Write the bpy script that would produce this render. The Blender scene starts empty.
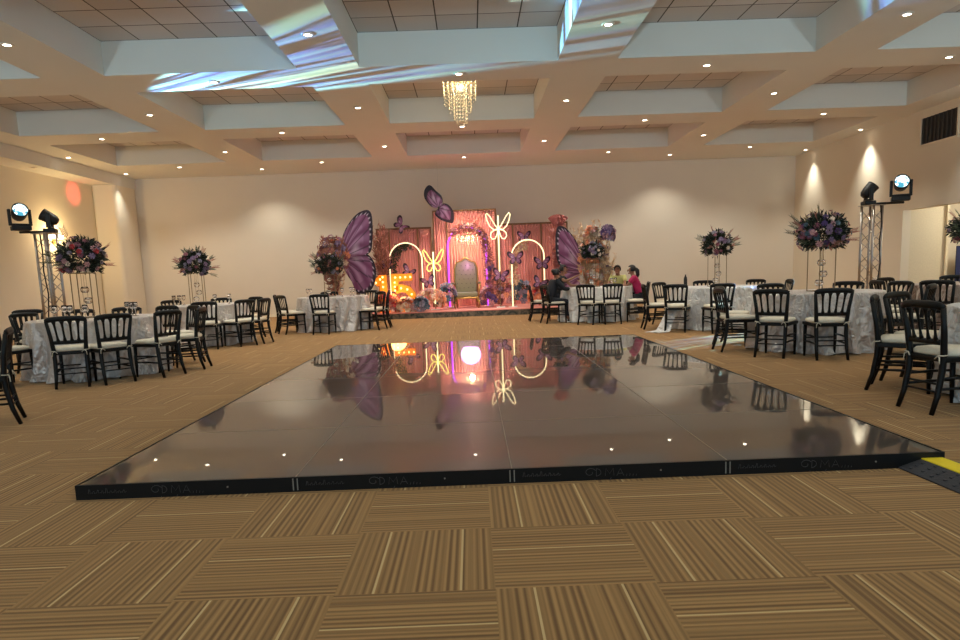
import bpy, bmesh, math, random
from mathutils import Vector, Matrix, noise
random.seed(7)
PI = math.pi
COL = bpy.context.scene.collection
SC = bpy.context.scene

# ------------------------------------------------------------------ camera
cam_d = bpy.data.cameras.new('camera')
cam = bpy.data.objects.new('camera', cam_d); COL.objects.link(cam)
R_ = Vector((0.99925766, -0.01274015, -0.03635693))
U_ = Vector((0.03774128, 0.13440744, 0.99020717))
F_ = Vector((0.00772874, 0.99084425, -0.13478849))
cam.matrix_world = Matrix(((R_.x, U_.x, -F_.x, -0.1866), (R_.y, U_.y, -F_.y, 0.0), (R_.z, U_.z, -F_.z, 1.1852), (0, 0, 0, 1)))
cam_d.sensor_width = 36.0
cam_d.lens = 672.03 / 960 * 36
cam_d.shift_y = 44.05 / 960
cam_d.clip_end = 200
SC.camera = cam
# ------------------------------------------------------------------ world, exposure, large lights
SC.view_settings.view_transform = 'Standard'
SC.view_settings.look = 'None'
SC.view_settings.exposure = 1.45
SC.view_settings.gamma = 1.0
SC.view_settings.use_curve_mapping = False
SC.cycles.max_bounces = 8
SC.cycles.diffuse_bounces = 5
SC.cycles.glossy_bounces = 5
SC.cycles.transmission_bounces = 6
SC.cycles.use_denoising = True
world = bpy.data.worlds.new('world'); SC.world = world; world.use_nodes = True
world.node_tree.nodes['Background'].inputs[0].default_value = (0.60, 0.86, 1.04, 1)
world.node_tree.nodes['Background'].inputs[1].default_value = .42
DOWN_W = 79.0          # each recessed downlight

# ------------------------------------------------------------------ materials
def lin(c):
    return tuple(((v / 255.) / 12.92 if v / 255. <= .04045 else ((v / 255. + .055) / 1.055) ** 2.4) for v in c) + (1.0,)

class N:
    """small node helper"""
    def __init__(s, name):
        s.m = bpy.data.materials.new(name); s.m.use_nodes = True
        s.t = s.m.node_tree; s.b = s.t.nodes['Principled BSDF']
    def n(s, typ, **k):
        x = s.t.nodes.new(typ)
        for a, v in k.items(): setattr(x, a, v)
        return x
    def l(s, a, b): s.t.links.new(a, b)
    def inp(s, sock, v):
        if isinstance(v, bpy.types.NodeSocket): s.l(v, sock)
        else: sock.default_value = v
    def math(s, op, a, b=0.0, c=0.0):
        x = s.n('ShaderNodeMath', operation=op)
        s.inp(x.inputs[0], a); s.inp(x.inputs[1], b); s.inp(x.inputs[2], c)
        return x.outputs[0]
    def mix(s, f, a, b):
        x = s.n('ShaderNodeMix', data_type='RGBA')
        s.inp(x.inputs[0], f); s.inp(x.inputs[6], a); s.inp(x.inputs[7], b)
        return x.outputs[2]
    def noise(s, scale, vec=None, detail=3.0, rough=.5, dist=0.0):
        x = s.n('ShaderNodeTexNoise'); x.inputs['Scale'].default_value = scale
        x.inputs['Detail'].default_value = detail; x.inputs['Roughness'].default_value = rough
        x.inputs['Distortion'].default_value = dist
        if vec is not None: s.l(vec, x.inputs['Vector'])
        return x.outputs['Fac']
    def bump(s, h, strength=.3, dist=.01):
        x = s.n('ShaderNodeBump'); x.inputs['Strength'].default_value = strength
        x.inputs['Distance'].default_value = dist; s.l(h, x.inputs['Height'])
        s.l(x.outputs[0], s.b.inputs['Normal'])
    def obj(s): return s.n('ShaderNodeTexCoord').outputs['Object']
    def pos(s): return s.n('ShaderNodeNewGeometry').outputs['Position']

def mat(name, c, rough=.5, metal=0.0, vary=.06, scale=30, emit=0.0, bump=0.0, coat=0.0, sheen=0.0, alpha=None, trans=0.0):
    q = N(name); b = q.b
    col = lin(c)
    f = q.noise(scale, q.obj())
    dark = tuple(v * (1 - vary * 2) for v in col[:3]) + (1,)
    lite = tuple(min(1, v * (1 + vary * 2)) for v in col[:3]) + (1,)
    q.l(q.mix(f, dark, lite), b.inputs['Base Color'])
    b.inputs['Roughness'].default_value = rough; b.inputs['Metallic'].default_value = metal
    if coat: b.inputs['Coat Weight'].default_value = coat
    if sheen: b.inputs['Sheen Weight'].default_value = sheen
    if trans: b.inputs['Transmission Weight'].default_value = trans
    if emit:
        b.inputs['Emission Color'].default_value = col; b.inputs['Emission Strength'].default_value = emit
    if bump: q.bump(f, bump)
    return q.m

M = {}
def plaster(name, c, s=.03):
    q = N(name)
    f = q.noise(1.3, q.pos(), 4); g = q.noise(90, q.pos(), 2)
    a = lin(c)
    q.l(q.mix(f, tuple(v * (1 - s) for v in a[:3]) + (1,), tuple(min(1, v * (1 + s)) for v in a[:3]) + (1,)), q.b.inputs['Base Color'])
    q.b.inputs['Roughness'].default_value = .75
    q.bump(g, .06, .004)
    return q.m
M['wall'] = plaster('wall_paint', (232, 222, 202))
M['wall_back'] = plaster('wall_back_paint', (226, 215, 198))
M['ceil'] = plaster('ceiling_plaster', (224, 222, 214))
M['black'] = mat('black_lacquer', (5, 5, 5), .42)
M['black'].node_tree.nodes['Principled BSDF'].inputs['Specular IOR Level'].default_value = .3
M['blackmat'] = mat('black_matte', (18, 18, 20), .55)
M['cushion'] = mat('cream_cushion', (216, 205, 184), .8, bump=.2, scale=60)
M['silver'] = mat('truss_aluminium', (176, 172, 168), .38, 1.0)
M['goldmetal'] = mat('stand_metal', (150, 132, 104), .35, .9)
M['gold'] = mat('gold_paint', (176, 138, 70), .4, .6)
M['wood'] = mat('frame_wood', (120, 84, 48), .6, vary=.12, scale=12)
M['yellow'] = mat('yellow_rubber', (236, 206, 26), .5)
M['rubber'] = mat('black_rubber', (48, 46, 50), .7, vary=.15, scale=80, bump=.4)
M['lamp'] = mat('lamp_glow', (255, 240, 214), .5, emit=7)
M['ring'] = mat('downlight_trim', (225, 215, 200), .45)
M['neonw'] = mat('neon_warm_white', (255, 232, 176), .5, emit=.62)
M['neony'] = mat('neon_yellow', (255, 236, 120), .5, emit=.55)
M['neonp'] = mat('neon_violet', (176, 60, 240), .5, emit=.8)
M['bulb'] = mat('marquee_bulb', (255, 214, 120), .5, emit=1.5)
M['marquee'] = mat('marquee_orange', (226, 120, 20), .5, emit=.3)
M['throne'] = mat('sage_velvet', (122, 120, 88), .7, sheen=.4, bump=.1)
M['leaf'] = mat('leaf_green', (66, 76, 54), .6, vary=.3, scale=8)
M['leafdark'] = mat('leaf_dark', (36, 42, 34), .6, vary=.3, scale=8)
M['leafpale'] = mat('dried_stems', (222, 190, 156), .8, vary=.2, scale=9)
M['leafpink'] = mat('pink_pampas', (198, 128, 122), .85, vary=.2, scale=9)
M['leafred'] = mat('rust_dried_leaves', (160, 104, 90), .8, vary=.3, scale=9)
for k, c in dict(f_pink=(196, 148, 150), f_mauve=(136, 112, 140), f_cream=(226, 206, 186), f_red=(190, 54, 58), f_peach=(226, 150, 112),
                 f_violet=(92, 66, 116), f_blue=(78, 104, 118), f_grey=(140, 132, 150), f_rose=(146, 84, 100), f_white=(226, 222, 214)).items():
    M[k] = mat(k.replace('f_', 'petal_'), c, .7, vary=.12, scale=40)
M['skin'] = mat('skin', (150, 104, 80), .55)
M['hair'] = mat('hair_dark', (22, 17, 16), .5)
M['navy'] = mat('navy_cloth', (22, 24, 34), .8)
M['yshirt'] = mat('yellow_shirt', (200, 194, 124), .8)
M['mshirt'] = mat('magenta_shirt', (176, 28, 84), .8)
M['dkshirt'] = mat('dark_grey_shirt', (40, 40, 44), .8)
M['eye'] = mat('eye_dark', (20, 14, 12), .3)
M['lip'] = mat('lips', (140, 74, 66), .5)
M['poster'] = mat('poster_navy', (24, 38, 86), .4)
M['pink_carpet'] = mat('stage_pink_carpet', (214, 140, 128), .9, bump=.2)
M['doorpaint'] = mat('door_paint', (226, 214, 186), .6)
M['vent'] = mat('vent_dark', (34, 32, 32), .5)
M['ventslat'] = mat('vent_slat', (62, 58, 56), .45)

def glassmat(name, c=(1, 1, 1), rough=.02):
    q = N(name); b = q.b
    b.inputs['Base Color'].default_value = (*c, 1); b.inputs['Transmission Weight'].default_value = 1
    b.inputs['Roughness'].default_value = rough; b.inputs['IOR'].default_value = 1.45
    return q.m
M['glass'] = glassmat('clear_glass')
M['crystal'] = glassmat('crystal_beads', (1, .93, .78), .05)
M['crystal'].node_tree.nodes['Principled BSDF'].inputs['Emission Color'].default_value = (1, .8, .45, 1)
M['crystal'].node_tree.nodes['Principled BSDF'].inputs['Emission Strength'].default_value = .03  # faint emission stands in for lamplight sparkling in the beads
def lens(name, c, e):
    q = N(name)
    f = q.noise(9, q.obj(), 2, dist=1.2)
    r = q.n('ShaderNodeValToRGB'); q.l(f, r.inputs[0])
    r.color_ramp.elements[0].position = .4; r.color_ramp.elements[0].color = (0.02, .1, .14, 1)
    r.color_ramp.elements[1].position = .55; r.color_ramp.elements[1].color = c
    q.l(r.outputs[0], q.b.inputs['Emission Color']); q.b.inputs['Emission Strength'].default_value = e
    q.b.inputs['Base Color'].default_value = (.02, .05, .07, 1); q.b.inputs['Roughness'].default_value = .1
    return q.m
M['lens'] = lens('projector_lens_glow', (.75, .95, 1, 1), 1.8)

def cloth_mat(name, c, metal=.0, rough=.42):
    q = N(name); b = q.b
    mp = q.n('ShaderNodeMapping'); mp.inputs['Scale'].default_value = (1, 1, .33); q.l(q.obj(), mp.inputs['Vector']); f = q.noise(5.5, mp.outputs[0], 2, .5, 1.4); g = q.noise(9, q.obj(), 2, .5, 1.5)
    a = lin(c)
    q.l(q.mix(f, tuple(v * .96 for v in a[:3]) + (1,), tuple(min(1, v * 1.03) for v in a[:3]) + (1,)), b.inputs['Base Color'])
    b.inputs['Roughness'].default_value = rough; b.inputs['Metallic'].default_value = metal
    b.inputs['Sheen Weight'].default_value = .3
    q.bump(q.math('ADD', f, q.math('MULTIPLY', g, .4)), 1.0, .11)
    return q.m
M['satin'] = cloth_mat('silver_satin', (214, 204, 198), .45, .33)
M['linen'] = cloth_mat('white_linen', (222, 218, 214), .12, .45)
M['taupe'] = cloth_mat('taupe_satin', (158, 138, 126), .4, .35)

def drape_mat():
    q = N('pink_drape'); b = q.b
    f = q.noise(2.2, q.obj(), 3)
    q.l(q.mix(f, lin((206, 128, 118)), lin((222, 150, 138))), b.inputs['Base Color'])
    b.inputs['Roughness'].default_value = .7; b.inputs['Sheen Weight'].default_value = .3
    return q.m
M['drape'] = drape_mat()

def marble():
    q = N('green_marbled_skirt')
    f = q.noise(3.5, q.obj(), 6, .6, 2.5)
    r = q.n('ShaderNodeValToRGB'); q.l(f, r.inputs[0])
    r.color_ramp.elements[0].position = .4; r.color_ramp.elements[0].color = lin((34, 44, 34))
    r.color_ramp.elements[1].position = .62; r.color_ramp.elements[1].color = lin((120, 104, 84))
    q.l(r.outputs[0], q.b.inputs['Base Color']); q.b.inputs['Roughness'].default_value = .4
    return q.m
M['marble'] = marble()

def carpet():
    q = N('striped_carpet_tiles'); b = q.b
    sep = q.n('ShaderNodeSeparateXYZ'); q.l(q.pos(), sep.inputs[0])
    X = q.math('DIVIDE', q.math('ADD', sep.outputs[0], .14), .61)
    Y = q.math('DIVIDE', q.math('SUBTRACT', sep.outputs[1], 3.01), .61)
    i = q.math('FLOOR', X); j = q.math('FLOOR', Y)
    fx = q.math('SUBTRACT', X, i); fy = q.math('SUBTRACT', Y, j)
    par = q.math('FLOORED_MODULO', q.math('ADD', i, j), 2.0)      # 1 = lines run along x
    mixs = q.n('ShaderNodeMix', data_type='FLOAT'); q.l(par, mixs.inputs[0]); q.l(fx, mixs.inputs[2]); q.l(fy, mixs.inputs[3])
    s = mixs.outputs[0]
    comb = q.n('ShaderNodeCombineXYZ'); q.l(i, comb.inputs[0]); q.l(j, comb.inputs[1])
    wn = q.n('ShaderNodeTexWhiteNoise', noise_dimensions='3D'); q.l(comb.outputs[0], wn.inputs['Vector'])
    rnd = wn.outputs['Value']
    # pin stripes: 1-D noise across the tile plus a regular ribbing
    c2 = q.n('ShaderNodeCombineXYZ'); q.l(q.math('MULTIPLY', s, 42.0), c2.inputs[0]); q.l(q.math('MULTIPLY', rnd, 37.0), c2.inputs[1])
    nf = q.noise(1.0, c2.outputs[0], 1.0, .5)
    rib = q.math('MULTIPLY_ADD', q.math('SINE', q.math('MULTIPLY', s, 2 * PI * 21)), .5, .5)
    st = q.math('ADD', q.math('MULTIPLY', nf, .9), q.math('MULTIPLY', rib, .32))
    r = q.n('ShaderNodeValToRGB'); q.l(st, r.inputs[0])
    r.color_ramp.elements[0].position = .36; r.color_ramp.elements[0].color = lin((96, 63, 34))
    r.color_ramp.elements[1].position = .84; r.color_ramp.elements[1].color = lin((176, 132, 80))
    def line(pos, w=.011):
        return q.math('LESS_THAN', q.math('ABSOLUTE', q.math('SUBTRACT', s, pos)), w)
    v2 = q.math('MULTIPLY', q.math('SUBTRACT', 1.0, par), q.math('MAXIMUM', line(.24, .0078), line(.785, .0078)))
    h2 = q.math('MULTIPLY', par, line(.59, .0075))
    ln = q.math('MAXIMUM', v2, h2)
    col = q.mix(q.math('MULTIPLY', ln, .9), r.outputs[0], lin((218, 184, 128)))
    soft = q.noise(.35, q.pos(), 3)
    big = q.mix(q.math('MULTIPLY', soft, .35), col, lin((166, 122, 70)))
    fleck = q.noise(260, q.pos(), 2)
    q.l(q.mix(q.math('MULTIPLY', fleck, .22), big, lin((70, 52, 34))), b.inputs['Base Color'])
    b.inputs['Roughness'].default_value = .9
    b.inputs['Specular IOR Level'].default_value = .3; b.inputs['Sheen Weight'].default_value = .18; b.inputs['Sheen Roughness'].default_value = .4; b.inputs['Sheen Tint'].default_value = (1, .82, .55, 1)
    q.bump(q.math('ADD', rib, fleck), .35, .003)
    return q.m
M['carpet'] = carpet()

def ceil_tile():
    q = N('acoustic_ceiling_tiles')
    uv = q.n('ShaderNodeTexCoord').outputs['UV']
    sep = q.n('ShaderNodeSeparateXYZ'); q.l(uv, sep.inputs[0])
    def edge(v):
        f = q.math('FRACT', v)
        return q.math('LESS_THAN', q.math('MINIMUM', f, q.math('SUBTRACT', 1.0, f)), .016)
    e = q.math('MAXIMUM', edge(sep.outputs[0]), edge(sep.outputs[1]))
    fl = q.n('ShaderNodeVectorMath', operation='FLOOR'); q.l(uv, fl.inputs[0])
    wn = q.n('ShaderNodeTexWhiteNoise', noise_dimensions='3D'); q.l(fl.outputs[0], wn.inputs['Vector'])
    a = q.mix(wn.outputs['Value'], lin((206, 200, 196)), lin((224, 218, 214)))
    f = q.noise(120, q.pos(), 3)
    a = q.mix(q.math('MULTIPLY', f, .25), a, lin((130, 122, 118)))
    q.l(q.mix(e, a, lin((74, 66, 60))), q.b.inputs['Base Color'])
    q.b.inputs['Roughness'].default_value = .9
    return q.m
M['tile'] = ceil_tile()

def gloss_floor():
    q = N('black_gloss_floor')
    f = q.noise(3, q.pos(), 4); g = q.noise(1.1, q.pos(), 2)
    q.l(q.mix(f, lin((44, 38, 33)), lin((56, 50, 45))), q.b.inputs['Base Color'])
    q.b.inputs['Coat Weight'].default_value = 1.0; q.b.inputs['Coat Roughness'].default_value = .02; q.b.inputs['Coat IOR'].default_value = 1.55
    q.l(q.math('MULTIPLY_ADD', f, .05, .30), q.b.inputs['Roughness'])
    q.b.inputs['IOR'].default_value = 1.45
    q.bump(g, .02, .01)
    return q.m
M['gloss'] = gloss_floor()
M['seam'] = mat('panel_seam', (128, 120, 108), .5)
M['logo'] = mat('faint_logo_print', (60, 57, 56), .5)

def wing_mat(name):
    q = N(name)
    a = q.n('ShaderNodeVertexColor'); a.layer_name = 'Col'
    q.l(a.outputs[0], q.b.inputs['Base Color']); q.b.inputs['Roughness'].default_value = .5
    return q.m
M['wing'] = wing_mat('printed_butterfly_wing')

# ------------------------------------------------------------------ object helpers
def tag(o, label=None, cat=None, group=None, kind=None):
    if label: o['label'] = label
    if cat: o['category'] = cat
    if group: o['group'] = group
    if kind: o['kind'] = kind
    return o
def empty(name, loc=(0, 0, 0), rz=0.0, label=None, cat=None, group=None, kind=None):
    o = bpy.data.objects.new(name, None); COL.objects.link(o)
    o.location = loc; o.rotation_euler = (0, 0, rz); o.empty_display_size = .1
    return tag(o, label, cat, group, kind)
def obj(name, bm, m, parent=None, smooth=False, loc=None, bevel=0.0):
    me = bpy.data.meshes.new(name)
    bmesh.ops.recalc_face_normals(bm, faces=bm.faces)
    bm.to_mesh(me); bm.free()
    for mm in (m if isinstance(m, (list, tuple)) else [m]): me.materials.append(M[mm] if isinstance(mm, str) else mm)
    if smooth:
        for p in me.polygons: p.use_smooth = True
    o = bpy.data.objects.new(name, me); COL.objects.link(o)
    if parent: o.parent = parent
    if loc is not None: o.location = loc
    if bevel:
        b = o.modifiers.new('bevel', 'BEVEL'); b.width = bevel; b.segments = 2; b.limit_method = 'ANGLE'
    return o
def dup(o, parent=None, loc=None, rz=None):
    c = o.copy(); COL.objects.link(c)
    if parent is not None: c.parent = parent
    for ch in list(o.children): dup(ch, c)
    if loc is not None: c.location = loc
    if rz is not None: c.rotation_euler = (0, 0, rz)
    return c
def box(bm, x0, x1, y0, y1, z0, z1, mi=0):
    v = [bm.verts.new(p) for p in ((x0, y0, z0), (x1, y0, z0), (x1, y1, z0), (x0, y1, z0), (x0, y0, z1), (x1, y0, z1), (x1, y1, z1), (x0, y1, z1))]
    for f in ((0, 3, 2, 1), (4, 5, 6, 7), (0, 1, 5, 4), (1, 2, 6, 5), (2, 3, 7, 6), (3, 0, 4, 7)):
        bm.faces.new([v[i] for i in f]).material_index = mi
def quad(bm, pts, mi=0):
    f = bm.faces.new([bm.verts.new(p) for p in pts]); f.material_index = mi; return f
def tube(bm, pts, r, seg=8, closed=False, flat=None, cap=True):
    """tube along points; r a number or list; flat=(a,b) scales the two cross directions"""
    pts = [Vector(p) for p in pts]; n = len(pts); rings = []
    up = None
    for i, p in enumerate(pts):
        if closed: d = pts[(i + 1) % n] - pts[i - 1]
        else: d = pts[min(i + 1, n - 1)] - pts[max(i - 1, 0)]
        d.normalize()
        if up is None: up = Vector((0, 0, 1)) if abs(d.z) < .9 else Vector((0, 1, 0))
        a = d.cross(up)
        if a.length < 1e-4: a = d.orthogonal()
        a.normalize(); b = a.cross(d).normalized(); up = b
        rr = r[i] if isinstance(r, (list, tuple)) else r
        fa, fb = flat if flat else (1, 1)
        rings.append([bm.verts.new(p + a * math.cos(2 * PI * k / seg) * rr * fa + b * math.sin(2 * PI * k / seg) * rr * fb) for k in range(seg)])
    m = n if closed else n - 1
    for i in range(m):
        A, B = rings[i], rings[(i + 1) % n]
        for k in range(seg): bm.faces.new((A[k], A[(k + 1) % seg], B[(k + 1) % seg], B[k]))
    if not closed and cap:
        bm.faces.new(rings[0][::-1]); bm.faces.new(rings[-1])
def lathe(bm, prof, seg=20, c=(0, 0, 0)):
    rings = []
    for r, z in prof:
        if r < 1e-5: rings.append([bm.verts.new((c[0], c[1], c[2] + z))])
        else: rings.append([bm.verts.new((c[0] + r * math.cos(2 * PI * k / seg), c[1] + r * math.sin(2 * PI * k / seg), c[2] + z)) for k in range(seg)])
    for A, B in zip(rings, rings[1:]):
        for k in range(seg):
            k2 = (k + 1) % seg
            if len(A) == 1 and len(B) == 1: continue
            if len(A) == 1: bm.faces.new((A[0], B[k], B[k2]))
            elif len(B) == 1: bm.faces.new((A[k], A[k2], B[0]))
            else: bm.faces.new((A[k], A[k2], B[k2], B[k]))
def B(): return bmesh.new()
def bx(name, m, parent, *d, bevel=0.0):
    bm = B(); box(bm, *d); return obj(name, bm, m, parent, bevel=bevel)
def tb(name, m, parent, pts, r, seg=8, **k):
    bm = B(); tube(bm, pts, r, seg, **k); return obj(name, bm, m, parent, smooth=True)
def la(name, m, parent, prof, seg=20, c=(0, 0, 0)):
    bm = B(); lathe(bm, prof, seg, c); return obj(name, bm, m, parent, smooth=True)
def struct(name, bm, m, **k):
    o = obj(name, bm, m, **k); o['kind'] = 'structure'; return o

# ------------------------------------------------------------------ the room
BX0, BX1, BY = -11.45, 10.3, 22.0
ZS, ZT = 4.5, 5.02
bm = B(); box(bm, -11.7, 14.5, -3, 22.3, -.12, 0); struct('floor', bm, 'carpet')
bm = B(); box(bm, -11.7, 10.5, BY, BY + .2, 0, 5.3); struct('wall_back', bm, 'wall_back')
bm = B(); box(bm, -11.7, BX0, -3, BY, 0, 5.3); struct('wall_left', bm, 'wall')
# right wall with its wide opening
bm = B(); OY0, OY1, OZ = 12.0, 16.47, 2.30
box(bm, BX1, BX1 + .2, -3, OY0, 0, 5.3); box(bm, BX1, BX1 + .2, OY1, BY, 0, 5.3); box(bm, BX1, BX1 + .2, OY0, OY1, OZ, 5.3)
struct('wall_right', bm, 'wall')
# corridor behind the opening
bm = B(); box(bm, BX1 + .2, 11.36, OY1, OY1 + .15, 0, 2.75)
struct('wall_corridor', bm, 'doorpaint')
bm = B(); box(bm, 11.36, 11.42, OY1 - .05, OY1 + .2, 0, 2.75); struct('trim_1', bm, 'doorpaint')
bm = B(); box(bm, 11.3, 14.4, 18.1, 18.25, 0, 3); box(bm, 14.4, 14.5, 10, 18.2, 0, 3); box(bm, BX1 + .2, 14.5, 10, 18.2, 2.75, 2.9)
struct('wall_corridor_far', bm, 'wall')
# pillar in the left back corner
bm = B(); box(bm, BX0, -10.72, 20.72, BY, 0, 4.3)
o = struct('pillar', bm, 'wall'); bv = o.modifiers.new('bevel', 'BEVEL'); bv.width = .12; bv.segments = 5; bv.limit_method = 'ANGLE'

# coffered ceiling
CX = [(-9.95, -6.9), (-5.9, -2.83), (-1.85, 1.32), (2.28, 5.46), (6.45, 9.55)]
CY = [(-.07, 3.03), (4.05, 7.15), (8.17, 11.28), (12.28, 15.35), (16.4, 19.45)]
def ceiling():
    bm = B()
    xs = [-10.72] + [v for c in CX for v in c] + [BX1]; ys = [-3] + [v for c in CY for v in c] + [BY]
    for i in range(len(xs) - 1):
        for j in range(len(ys) - 1):
            hole = i % 2 == 1 and j % 2 == 1
            x0, x1, y0, y1 = xs[i], xs[i + 1], ys[j], ys[j + 1]
            if not hole: quad(bm, ((x0, y0, ZS), (x0, y1, ZS), (x1, y1, ZS), (x1, y0, ZS)))
            else:
                for a, b in (((x0, y0), (x1, y0)), ((x1, y0), (x1, y1)), ((x1, y1), (x0, y1)), ((x0, y1), (x0, y0))):
                    quad(bm, ((*a, ZS), (*b, ZS), (*b, ZT), (*a, ZT)))
    bmesh.ops.remove_doubles(bm, verts=bm.verts, dist=1e-4)
    o = obj('ceiling', bm, 'ceil'); o['kind'] = 'structure'
    # lid above everything so no light leaks
    bm = B(); box(bm, -11.7, 10.5, -3, 22.3, 5.3, 5.4); struct('ceiling_slab', bm, 'ceil')
    # acoustic tile grids, one per coffer
    bm = B(); uvl = bm.loops.layers.uv.new('UVMap')
    for (x0, x1) in CX:
        for (y0, y1) in CY:
            f = quad(bm, ((x0, y0, ZT), (x0, y1, ZT), (x1, y1, ZT), (x1, y0, ZT)))
            k = (x1 - x0) / 5
            for lp in f.loops: lp[uvl].uv = ((lp.vert.co.x - x0) / k, 20 - (y1 - lp.vert.co.y) / .61 + .004)
    me = bpy.data.meshes.new('ceiling_tiles'); bm.to_mesh(me); bm.free(); me.materials.append(M['tile'])
    o = bpy.data.objects.new('ceiling_tiles', me); COL.objects.link(o); o['kind'] = 'structure'
ceiling()
bm = B(); box(bm, BX0, -10.72, -3, BY, 4.18, 5.0); struct('beam_left', bm, 'ceil')
bm = B(); box(bm, BX0 + .0, -10.73, BY - .012, BY - .001, 0, .1); box(bm, -10.72, BX1, BY - .02, BY, 0, .10); struct('baseboard_back', bm, 'wall')

# wall vent, switches
vt = empty('air_vent', (BX1, 15.33, 4.015), 0, 'dark slatted air return vent high on the right wall', 'vent')
bx('backing', 'vent', vt, -.004, -.001, -.58, .58, -.30, .30)
bm = B()
for a in ((-.62, .62, .29, .33), (-.62, .62, -.33, -.29)): box(bm, -.03, 0, a[0], a[1], a[2], a[3])
for s in (-1, 1): box(bm, -.03, 0, min(s * .62, s * .58), max(s * .62, s * .58), -.3, .3)
obj('frame', bm, 'wall', vt)
for k in range(9):
    y = -.52 + k * .13
    bm = B(); box(bm, -.024, -.004, y - .022, y + .008, -.29, .29); obj('slat', bm, 'ventslat', vt)
sw = empty('thermostat', (BX1, 14.5, 3.22), 0, 'small wall thermostat box below the right wall vent', 'thermostat')
bx('body', 'vent', sw, -.03, 0, -.05, .05, -.09, .06, bevel=.006); bx('screen', 'ring', sw, -.034, -.0305, -.03, .03, 0, .03)
sw = empty('wall_control_box', (BX1, 14.38, 2.47), 0, 'dark control box beside the top of the wall opening', 'control box')
bx('body', 'vent', sw, -.05, 0, -.06, .06, -.09, .09, bevel=.008); bx('face_plate', 'ventslat', sw, -.055, -.0505, -.045, .045, -.07, .07)

# poster in the corridor
po = empty('standing_banner', (12.95, 17.4, 0), 0, 'navy printed banner with a red and white bottle shape in the corridor', 'banner')
bx('panel', 'poster', po, -.62, .62, -.015, .015, .02, 1.42)
bm = B(); box(bm, -.30, -.14, -.022, -.0155, .62, .98); obj('print', bm, 'f_red', po)
bm = B(); box(bm, -.26, -.18, -.024, -.0225, .98, 1.10); obj('print', bm, 'f_white', po)
bm = B(); box(bm, -.01, .01, -.02, -.0155, .05, 1.4); obj('panel_seam', bm, 'leafdark', po)
bx('foot', 'blackmat', po, -.5, .5, -.15, .15, 0, .02)

# ------------------------------------------------------------------ downlights
def spot(name, loc, energy, angle, blend, color=(1, .84, .66), target=None, radius=.05, parent=None):
    d = bpy.data.lights.new(name, 'SPOT'); d.energy = energy; d.spot_size = math.radians(angle); d.spot_blend = blend
    d.color = color; d.shadow_soft_size = radius
    o = bpy.data.objects.new(name, d); COL.objects.link(o); o.location = loc
    if target is not None:
        o.rotation_euler = (Vector(target) - Vector(loc)).to_track_quat('-Z', 'Y').to_euler()
    if parent: o.parent = parent
    return o
def point(name, loc, energy, color, radius=.05, parent=None):
    d = bpy.data.lights.new(name, 'POINT'); d.energy = energy; d.color = color; d.shadow_soft_size = radius
    o = bpy.data.objects.new(name, d); COL.objects.link(o); o.location = loc
    if parent: o.parent = parent
    return o
XB = [-10.42, -6.4, -2.3, 1.82, 5.95, 10.04]; XC = [-8.45, -4.37, -.27, 3.9, 8.0]
rows = [(2.0, XB), (3.55, XC), (5.6, XB), (7.66, XC), (9.75, XB), (11.82, XC), (13.86, XB), (15.9, XC), (17.95, XB), (20.0, XC)]
ORD = ['first', 'second', 'third', 'fourth', 'fifth', 'sixth']
rowname = {9.75: 'fourth row of lights from the nearest beam', 11.82: 'row across the chandelier top'}
rn = {2.0: 'row over the near floor', 3.55: 'row above the camera', 5.6: 'row just above the picture', 7.66: 'row over the dance floor', 9.75: 'nearest visible row',
      11.82: 'second visible row', 13.86: 'third visible row', 15.9: 'fourth visible row', 17.95: 'fifth visible row', 20.0: 'row nearest the back wall'}
bm = B(); lathe(bm, [(.052, -.001), (.052, -.012), (.082, -.012), (.09, -.004), (.09, 0), (.052, 0)], 20); dl_ring = obj('trim_ring', bm, 'ring', None, True)
bm = B(); lathe(bm, [(0, -.008), (.05, -.008), (.05, -.002)], 16); dl_lamp = obj('lamp', bm, 'lamp', None, True)
first = True
def downlight(x, y, label, cool=False, e=1.0):
    global first
    t = empty('ceiling_downlight', (x, y, ZS), 0, label, 'ceiling light', 'recessed ceiling downlights')
    if first: r, l = dl_ring, dl_lamp; r.parent = t; l.parent = t
    else: dup(dl_ring, t); dup(dl_lamp, t)
    first = False
    spot('downlight_beam', (0, 0, -.02), DOWN_W * e * (.8 if x < -10 else 1.3 if x > 10 else 1), 74 if abs(x) > 9.9 else 118, 1.0 if abs(x) > 9.9 else .75, (.9, .95, 1.0) if cool else (1, .97, .84), parent=t)
for y, X in rows:
    for k, x in enumerate(X):
        if y < 9 : 
            spot('downlight_beam', (x, y, ZS - .02), DOWN_W * .25, 118, .75, (1, .95, .80)); continue
        if (abs(x + .27) < .1 or abs(x) < 2.5) and False: continue
        downlight(x, y, 'recessed downlight, %s from the left in the %s' % (ORD[k], rn[y]), cool=(x > 9.9 and y == 13.86))
for x in (-10.42, -6.35, 5.93, 10.04):
    downlight(x, 20.85, 'recessed downlight on the last beam beside the back wall, %s' %
              {-10.42: 'at the corner pillar', -6.35: 'over the left of the wall', 5.93: 'right of the stage', 10.04: 'at the right corner'}[x], e=.8)
for y, w in ((15.74, 'nearer'), (17.35, 'farther')):
    t = empty('ceiling_downlight', (-10.98, y, 4.18), 0, 'unlit recessed downlight under the low left beam, the %s one' % w, 'ceiling light', 'unlit downlights')
    dup(dl_ring, t); la('lamp', 'ventslat', t, [(0, -.008), (.05, -.008), (.05, -.002)], 16)

# unseen cool fill spots added behind the camera, aimed up into the coffers
for x in (-7.5, 0, 7.5):
    spot('uplight_fill', (x, -2.4, 2.1), 640, 76, 1, (.62, .88, 1.0), target=(x * 1.25, 5.5, 6.0), radius=.25)
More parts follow.
